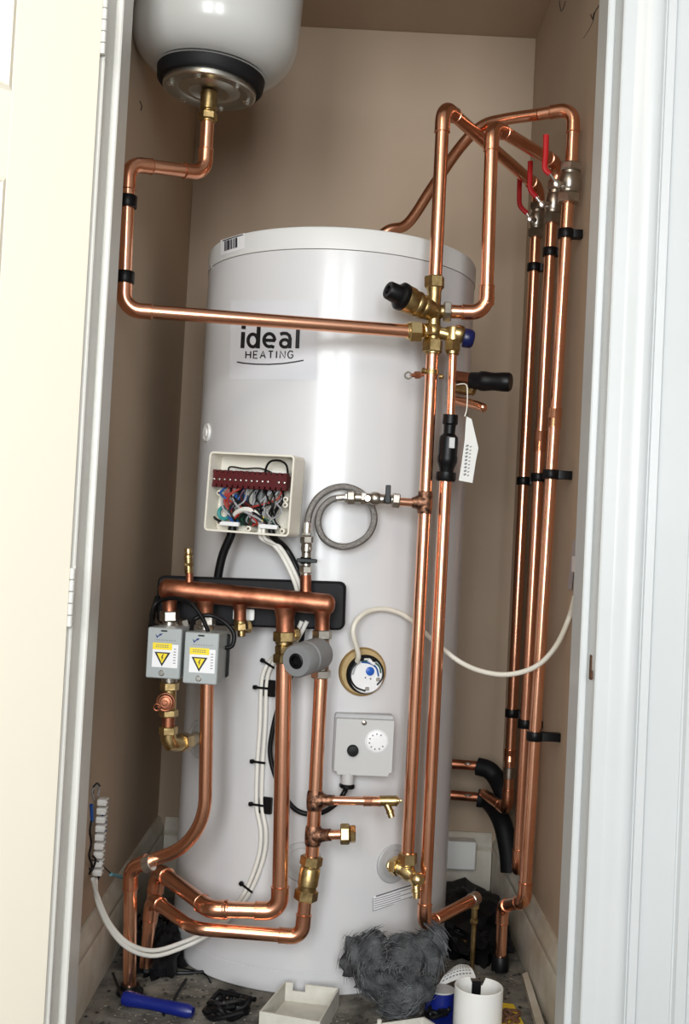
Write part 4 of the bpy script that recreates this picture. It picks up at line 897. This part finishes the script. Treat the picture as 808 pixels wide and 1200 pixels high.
solo('floor_sleeve', MB().lathe(ft, Z, [(0, .017), (.026, .017), (.028, .0155), (.028, R22+.0003)], 24), 'black', 'black sleeve round the foot of the front right wall pipe', 'sleeve')

# ================================================================== LEFT WALL CONNECTOR STRIP
cs = thing('connector_strip', WP(116, 1028, -.41), 'vertical white screw connector strip with loose wires on the left wall', 'connector strip')
top_, bot_ = WP(118.5, 934, -.405), WP(112, 1026, -.405)
sv = (bot_-top_)
for k in range(9):
    c = top_+sv*((k+.5)/9)
    bl = part('block', MB().rbox(c+X*.004, Yv, Z, X, .024, .0115, .016, .002, .001, 2), 'whiteplastic', cs)
    part('screw', MB().lathe(c+X*.0118+V((0, -.004, 0)), X, [(0, .0028), (.0012, .0026)], 10), 'nickel', bl); part('slot', MB().lathe(c+X*.0118+V((0, .006, 0)), X, [(0, .0024), (.0006, .002)], 10), 'ink', bl)
def wpt(x, y, o=.012): return WP(x, y, LX+o)
for mt, r, pts in (('bluewire', .0032, [(107, 943), (107.5, 952), (108, 962)]), ('blackcable', .0019, [(121, 941), (123, 948), (120, 955)]), ('bluewire', .0024, [(120.5, 955), (124, 963), (123, 978), (121, 990), (118, 999)]), ('greenwire', .0020, [(122, 975), (121.5, 985), (120, 995)]),
                   ('blackcable', .0020, [(107, 962), (105.5, 975), (107, 988), (104.5, 1003), (108, 1015), (105, 1024)]), ('blackcable', .0018, [(109, 1003), (112, 1008), (108, 1020), (105, 1018)]), ('blackcable', .0016, [(109, 930), (110, 922), (114, 918), (117, 921)]), ('greywire', .0018, [(110, 937), (108, 928), (112, 921), (116, 925), (115, 933)]),
                   ('blackcable', .0013, [(108, 1008), (116, 1010), (124, 1018), (130, 1024)]), ('blackcable', .0022, [(117, 1013), (118, 1022), (114, 1031), (109, 1028)])):
    part('wire', MB().tube(smooth([wpt(x, y, .016) for x, y in pts]), r, 8), mt, cs)
ty = MB(); ty.tube([WP(130, 1024.5, -.398), WP(137, 1026, -.395), WP(146, 1029, -.392)], .0035, 8)
solo('blue_plug', ty, 'tapeblue', 'scrap of pale blue tape on the left wall above the skirting', 'tape')

# ================================================================== RIGHT WALL BITS
tp_ = thing('wall_tape', WP(672, 680, .414), 'grey tape strip with a small white label on the right wall by the door lining', 'tape')
m = MB(); a = WP(675.5, 633, .4138); b = WP(669, 691, .4138)
m.add([a+V((0, .022, 0)), a-V((0, .014, 0)), b-V((0, .014, 0)), b+V((0, .022, 0))], [(0, 1, 2, 3)]); m.add([p_+V((-.0012, 0, 0)) for p_ in m.v[:4]], [(0, 1, 2, 3)]); part('strip', m, 'taupe', tp_)
m = MB(); a = WP(673.6, 652, .4122); b = WP(672, 670, .4122); m.rbox((a+b)/2, Yv, Z, X, .030, (a-b).length, .001, .0005, .0002, 1); part('label', m, 'sticker', tp_)
# scribbled pencil marks and holes on the plaster
def scr(pts, wpx, X_, lab):
    m = MB(); m.tube(smooth([WP(x, y, X_) for x, y in pts], 5), wpx, 6); return solo('wall_mark', m, 'ink', lab, 'mark', 'dark marks scribbled on the walls')
scr([(656, 1), (657, 8), (658, 13), (661, 9), (663, 2)], .0011, .4148, 'dark V-shaped scribble at the top of the right wall')
scr([(693, 17), (695, 22), (697, 15), (696, 24), (698, 14), (706, 2), (710, -3)], .0013, .4148, 'dark scribble with a long tail near the lining, top of the right wall')
scr([(696, 24), (690, 36), (684, 45)], .0006, .4148, 'thin dark scratch below the scribble on the right wall')
scr([(164, 119), (166, 124), (165, 129)], .0014, -.4148, 'small dark hole in the left wall under the vessel')
# strike plate in the right lining
sp_ = thing('strike_hole', V((.3716, 1.625, 0))+Z*P(693, 782, 1.625).z, 'rusty latch hole cut into the white right door lining', 'latch hole')
c = V((.3716, 1.630, P(693, 782, 1.63).z))
m = MB(); m.rbox(c+Z*.000, Yv, Z, X, .012, .036, .0016, .003, .0003, 3); part('plate', m, 'rust', sp_)
m = MB(); m.rbox(c+V((-.0012, -.010, -.010)), Yv, Z, X, .013, .014, .002, .005, .0003, 4); part('lip', m, 'rust', sp_)

# ================================================================== FLOOR ITEMS
def F3(px, py, z=0): p_ = FP(px, py); return V((p_.x, p_.y, z))
# blue handled tool
bt = thing('hand_tool', F3(185, 1190), 'blue-handled hand tool lying on the floor at front left', 'tool')
a, b = F3(143, 1180, .016), F3(226, 1196, .014); d = b-a; L_ = d.length
part('handle', MB().lathe(a, d, [(0, .006), (.003, .0115), (.012, .0135), (L_*.25, .0115), (L_*.45, .0105), (L_*.75, .0115), (L_*.93, .0120), (L_, .008)], 22), 'blue', bt, 'blue handle')
part('blade', MB().tube([a-d.normalized()*-.002, F3(136, 1160, .012), F3(132, 1147, .010)], [.003, .0026, .002], 10), 'black', bt)
G = 'black cable tie offcuts on the floor'
for i, (pts, r, lab) in enumerate((([(218, 1150), (208, 1166), (199, 1184)], .0024, 'straight black tie offcut lying left of the cylinder foot'), ([(237, 1141), (243, 1146), (247, 1153)], .0018, 'short black offcut against the cylinder foot'),
        ([(160, 1138), (185, 1141), (215, 1143), (255, 1141)], .0035, 'long black cable lying behind the left floor pipe'), ([(195, 1130), (210, 1135), (228, 1139)], .0015, 'thin pale-ended wire lying by the cylinder foot'), ([(189, 1178), (190, 1184), (192, 1192)], .0022, 'stubby black offcut beside the blue tool'))):
    solo('cable_offcut', MB().tube(smooth([F3(x, y, r+.001) for x, y in pts]), r, 8), 'blackcable', lab, 'offcut', G)
# black cable heap front
random.seed(11)
def heap(name, cx, cy, spread, n, r, lab, zmax=.03, mt='blackcable'):
    c = F3(cx, cy); t = thing(name, c, lab, 'cable')
    for k in range(n):
        pts = []; a0 = random.uniform(0, 6.28); rr = random.uniform(.4, 1)*spread
        for q_ in range(7): a_ = a0+q_*random.uniform(.7, 1.1); pts.append(V((c.x+math.cos(a_)*rr*random.uniform(.8, 1.1), c.y+math.sin(a_)*rr*random.uniform(.6, .9), r+random.uniform(0, zmax))))
        part('coil', MB().tube(smooth(pts, 5), r, 7), mt, t)
    return t
heap('cable_heap', 268, 1192, .045, 8, .0045, 'tangled black cable between the blue tool and the white tray')
# dusty trays
def tray(cs_, h, lab, notch, posts=0):
    c = [F3(*p_) for p_ in cs_]  # rim corners on floor plane before lifting: front-left, front-right, back-right, back-left
    o = sum(c, V())/4; t = thing('plastic_tray', o, lab, 'tray', 'white plastic covers upturned on the floor'); tk = .0028
    inn = [p_+(o-p_).normalized()*tk*1.5 for p_ in c]
    m = MB(); m.prism([p_+Z*.001 for p_ in c], Z*.003); part('base', m, 'traywhite', t)
    for k in range(4):
        a, b, a2, b2 = c[k], c[(k+1) % 4], inn[k], inn[(k+1) % 4]
        m = MB()
        def seg(f0, f1, z0, z1): m.prism([a.lerp(b, f0)+Z*z0, a.lerp(b, f1)+Z*z0, a2.lerp(b2, f1)+Z*z0, a2.lerp(b2, f0)+Z*z0], Z*(z1-z0))
        if notch and k == 2: seg(0, .62, .004, h); seg(.62, .86, .004, h*.62); seg(.86, 1, .004, h)
        else: seg(0, 1, .004, h)
        part('side', m, 'traywhite', t)
    return t, c
tray([(303, 1211), (374, 1224), (397, 1182), (333, 1174)], .036, 'square white plastic cover upturned like a tray in front of the cylinder', True)
t2, c2 = tray([(395, 1242), (540, 1236), (497, 1207), (395, 1222)], .022, 'second white plastic cover at the bottom edge of the photo, beside the grey wool', False)
part('peg', MB().sec(F3(444, 1216, .004), F3(444, 1216, .030), .004, 10), 'traywhite', t2)
# grey wool
from mathutils import noise
def lump(c, sx, sy, sz, amp, freq, seg=40, off=0):
    m = MB().sphere((0, 0, 0), 1, seg); vs = []
    for p_ in m.v:
        n_ = noise.fractal(p_*freq+V((off, off, 0)), 1, 2, 5); q_ = p_*(1+amp*n_); vs.append(V((q_.x*sx, q_.y*sy, q_.z*sz))+c)
    r_ = MB(); r_.add(vs, m.f); return r_
wb = F3(468, 1178)
wo = thing('wool_tuft', wb, 'ragged lump of dark grey insulation wool against the cylinder foot', 'insulation')
m = MB()
for (px, py, Y, sx, sy, sz) in ((432, 1122, 1.955, .042, .03, .042), (452, 1142, 1.94, .050, .034, .040), (472, 1150, 1.925, .050, .035, .042), (480, 1122, 1.94, .046, .03, .036), (500, 1120, 1.945, .030, .022, .036), (512, 1104, 1.95, .013, .012, .026), (466, 1172, 1.915, .040, .03, .026)):
    l_ = lump(P(px, py, Y), sx, sy, sz, .42, 1.7, 36, px); m.add([V((p_.x, p_.y, max(p_.z, .002))) for p_ in l_.v], l_.f)
part('wool', m, 'wool', wo, sharp=180)
surf_pts = list(m.v); fb_ = MB(); wcen = P(466, 1140, 1.935)
for k in range(3600):
    p_ = random.choice(surf_pts); rad = (p_-wcen).normalized(); t_ = rad.cross(V((random.gauss(0, 1), random.gauss(0, 1), random.gauss(0, 1)))).normalized()
    bend = rad.cross(t_)*random.uniform(-.006, .006); L0 = random.uniform(.006, .020); lift = rad*random.uniform(.0005, .0035)
    pl = [p_-t_*L0+rad*.0005, p_-t_*L0*.4+bend+lift, p_+t_*L0*.4+bend*1.2+lift, p_+t_*L0+rad*random.uniform(0, .003)]
    for z_p in pl: z_p.z = max(z_p.z, .002)
    fb_.tube(pl, [.0002, .0004, .0004, .0002], 3, cap=False)
part('fibres', fb_, 'woolf', wo, kind='stuff')
# cups, labels
def cup(c, r, h, m_, lab, name='plastic_cup', notch=False, inner=None):
    t = thing(name, c, lab, 'cup'); mb = MB(); seg = 44; tk = .0028
    prof = [(r-.002, .0), (r, .002), (r, h-.001), (r-.0008, h), (r-tk+.0008, h), (r-tk, h-.001), (r-tk, .004)]
    vs = []; fs = []
    for k in range(seg):
        a_ = 2*math.pi*k/seg; cut = 0
        if notch and 70 < math.degrees(a_) < 104: cut = .014
        for rr, zz in prof: vs.append(V(c)+V((rr*math.cos(a_), rr*math.sin(a_), min(zz, h-cut-(h-zz)*.3) if zz > h*.5 else zz)))
    n = len(prof)
    for k in range(seg):
        for j in range(n-1): a_ = k*n+j; b_ = ((k+1) % seg)*n+j; fs.append((a_, b_, b_+1, a_+1))
    mb.add(vs, fs); mb.lathe(V(c)+Z*.002, Z, [(0, r-.003), (.002, r-.003)], seg); part('shell', mb, m_, t); return t
wc = FP(559, 1212); wc.z = .001
wcup = cup(wc, .041, .080, 'whiteplastic', 'white plastic collar with a notched rim standing at lower right', notch=True)
part('clip', MB().rbox(wc+V((.001, .0375, .058)), X, Z, Yv, .016, .030, .003, .002, .001, 2), 'black', wcup, 'dark tab in the notch')
bcc = FP(516, 1190); bcc.z = .001
b2 = cup(bcc, .0275, .044, 'blue', 'blue tub with a pale lid beside the grey wool')
part('lid', MB().lathe(bcc+Z*.041, Z, [(0, .0245), (.003, .0245), (.0045, .023), (.0045, .001)], 30), 'greylight', b2)
# curled paper label
cl = MB(); pa_ = [(521, 1163), (516, 1150), (519, 1141), (530, 1135), (541, 1130), (549, 1132), (553, 1140)]
up_ = [P(x, y, 1.99) for x, y in pa_]; nn = len(up_); lw = [p_+V((.006, -.01, -.028)) for p_ in up_]
for a in (lw,): 
    for p_ in a: p_.z = max(p_.z, .004)
cl.add(up_+lw+[p_+V((.0005, .001, 0)) for p_ in up_+lw], [(i, i+1, nn+i+1, nn+i) for i in range(nn-1)]+[(2*nn+i, 2*nn+i+1, 3*nn+i+1, 3*nn+i) for i in range(nn-1)])
cy_ = thing('curled_leaflet', F3(530, 1160), 'curled white printed leaflet behind the blue tub and white collar', 'paper')
lf = MB(); A0, A1, A2, A3 = P(513, 1158, 1.985), P(526, 1136, 2.01), P(549, 1129, 2.03), P(558, 1146, 2.0)
vs = []; fs = []; 
for j in range(7):
    for i in range(9):
        u, v_ = i/8, j/6; p_ = A0.lerp(A3, u).lerp(A1.lerp(A2, u), v_)+V((0, 0, .006*math.sin(math.pi*u)+.004*math.sin(4*v_))); p_.z = max(p_.z, .004); vs.append(p_)
for j in range(6):
    for i in range(8): a = j*9+i; fs.append((a, a+1, a+10, a+9))
lf.add(vs, fs); lf.add([p_+V((.0, .0006, -.0008)) for p_ in vs], fs); part('sheet', lf, 'paper', cy_)
lp = MB()
for k in range(5):
    for i in range(9):
        u0 = .08+i*.095; v0 = .15+k*.16
        def pt(u, v_): return A0.lerp(A3, u).lerp(A1.lerp(A2, u), v_)+V((0, -.0006, .0010+.006*math.sin(math.pi*u)+.004*math.sin(4*v_)))
        lp.add([pt(u0, v0), pt(u0+.06, v0), pt(u0+.06, v0+.06), pt(u0, v0+.06)], [(0, 1, 2, 3)])
part('print', lp, 'inkgrey', cy_)
# blue bag / card and yellow card under the collar
m = MB(); m.prism([F3(505, 1200, .001), F3(560, 1206, .001), F3(545, 1184, .001), F3(530, 1178, .001)], Z*.010); 
solo('blue_sleeve', MB().prism([F3(488, 1222, .0012), F3(545, 1228, .0012), F3(541, 1196, .0012), F3(525, 1188, .0012), F3(498, 1203, .0012)], Z*.009), 'blue', 'flat blue plastic piece lying under the white collar and blue tub', 'plastic piece')
solo('yellow_card', MB().prism([F3(578, 1226, .0012), F3(628, 1230, .0012), F3(602, 1180, .0012), F3(586, 1178, .0012)], Z*.004), 'yelitem', 'yellow card lying right of the white collar', 'card')
# dark cable clutter behind, then black lumps added as floor shade
random.seed(5)
heap('cable_heap', 552, 1108, .055, 14, .004, 'heap of black cables on the floor right of the cylinder', .035)
heap('cable_heap', 512, 1196, .025, 7, .0035, 'black wires tangled in front of the blue tub', .02)
heap('cable_heap', 596, 1200, .02, 6, .0025, 'small coil of dark wire on the yellow card', .02, 'rust')
heap('cable_heap', 178, 1100, .035, 8, .0035, 'black cables bunched behind the left floor pipe', .04)
for cx_, cy_2, Yc, sx_, sy_, sz_, lab in ((552, 1062, 2.42, .085, .22, .045, 'black lump added to darken the floor behind the right low pipe'), (190, 1115, 2.16, .05, .10, .05, 'black lump added to darken the floor behind the left floor pipes')):
    c_ = P(cx_, cy_2, Yc); c_.z = .012; l_ = lump(c_, sx_, sy_, sz_, .5, 2.6, 40, cx_)
    q_ = []
    for p_ in l_.v:
        p_ = V((min(max(p_.x, LX+.022), RX-.022), min(p_.y, BY-.02), max(p_.z, .002))); e_ = V((p_.x-CYX, p_.y-CYY, 0))
        if e_.length < CYR+.004: e_ = e_.normalized()*(CYR+.004); p_ = V((CYX+e_.x, CYY+e_.y, p_.z))
        q_.append(p_)
    solo('shade_lump', MB().add(q_, l_.f), 'rubber', lab, 'shade filler', 'black lumps added as floor shade')  # added black lump, stands in for the deep shade on the rear floor
solo('foil_scrap', MB().tube(smooth([F3(540, 1118, .03), F3(545, 1124, .035), F3(553, 1127, .032), F3(557, 1122, .03)]), .003, 8), 'brass_bright', 'shiny brass-coloured scrap in the heap of black cables at right', 'scrap')
solo('wood_strip', MB().prism([F3(612, 1150, .002), F3(618, 1147, .002), F3(640, 1215, .002), F3(630, 1217, .002)], Z*.012), 'skirt', 'thin weathered wooden strip along the foot of the right skirting', 'wood strip')
# rubble: grains nobody could count
def rubble(name, n, reg, s0, s1, m_, lab, seed):
    random.seed(seed); m = MB()
    for _ in range(n):
        x, y = random.uniform(reg[0], reg[1]), random.uniform(reg[2], reg[3])
        if (x-CYX)**2+(y-CYY)**2 < (CYR+.006)**2 or abs(x) > .392: continue
        s_ = random.uniform(s0, s1); c = V((x, y, s_*.4+.0005)); vs = []
        for dx, dy, dz in ((1, 0, 0), (0, 1, 0), (-1, 0, 0), (0, -1, 0), (0, 0, 1), (0, 0, -1)):
            vs.append(c+V((dx*random.uniform(.5, 1.4), dy*random.uniform(.5, 1.4), dz*.4))*s_)
        vs = [c+(v_-c) for v_ in vs]
        m.add([V((v_.x-c.x+c.x, v_.y, max(v_.z, .0003))) for v_ in [c+V(((p[0]), (p[1]), (p[2]))) for p in [tuple((a_*random.uniform(.6, 1.5)*s_) for a_ in q_) for q_ in ((1, .2, 0), (-.1, 1, 0), (-1, -.2, 0), (.2, -1, 0), (.1, .1, .5), (0, 0, -.5))]]], [(0, 1, 4), (1, 2, 4), (2, 3, 4), (3, 0, 4), (1, 0, 5), (2, 1, 5), (3, 2, 5), (0, 3, 5)])
    return solo(name, m, m_, lab, 'rubble', kind='stuff', sharp=10)
rubble('plaster_rubble', 2600, (-.39, .39, 1.74, 2.35), .0006, .0032, 'debris', 'loose plaster crumbs and dust scattered over the cupboard floor', 3)
rubble('dark_rubble', 700, (-.39, .39, 1.74, 2.6), .001, .005, 'debrisd', 'dark grit scattered over the cupboard floor', 4)
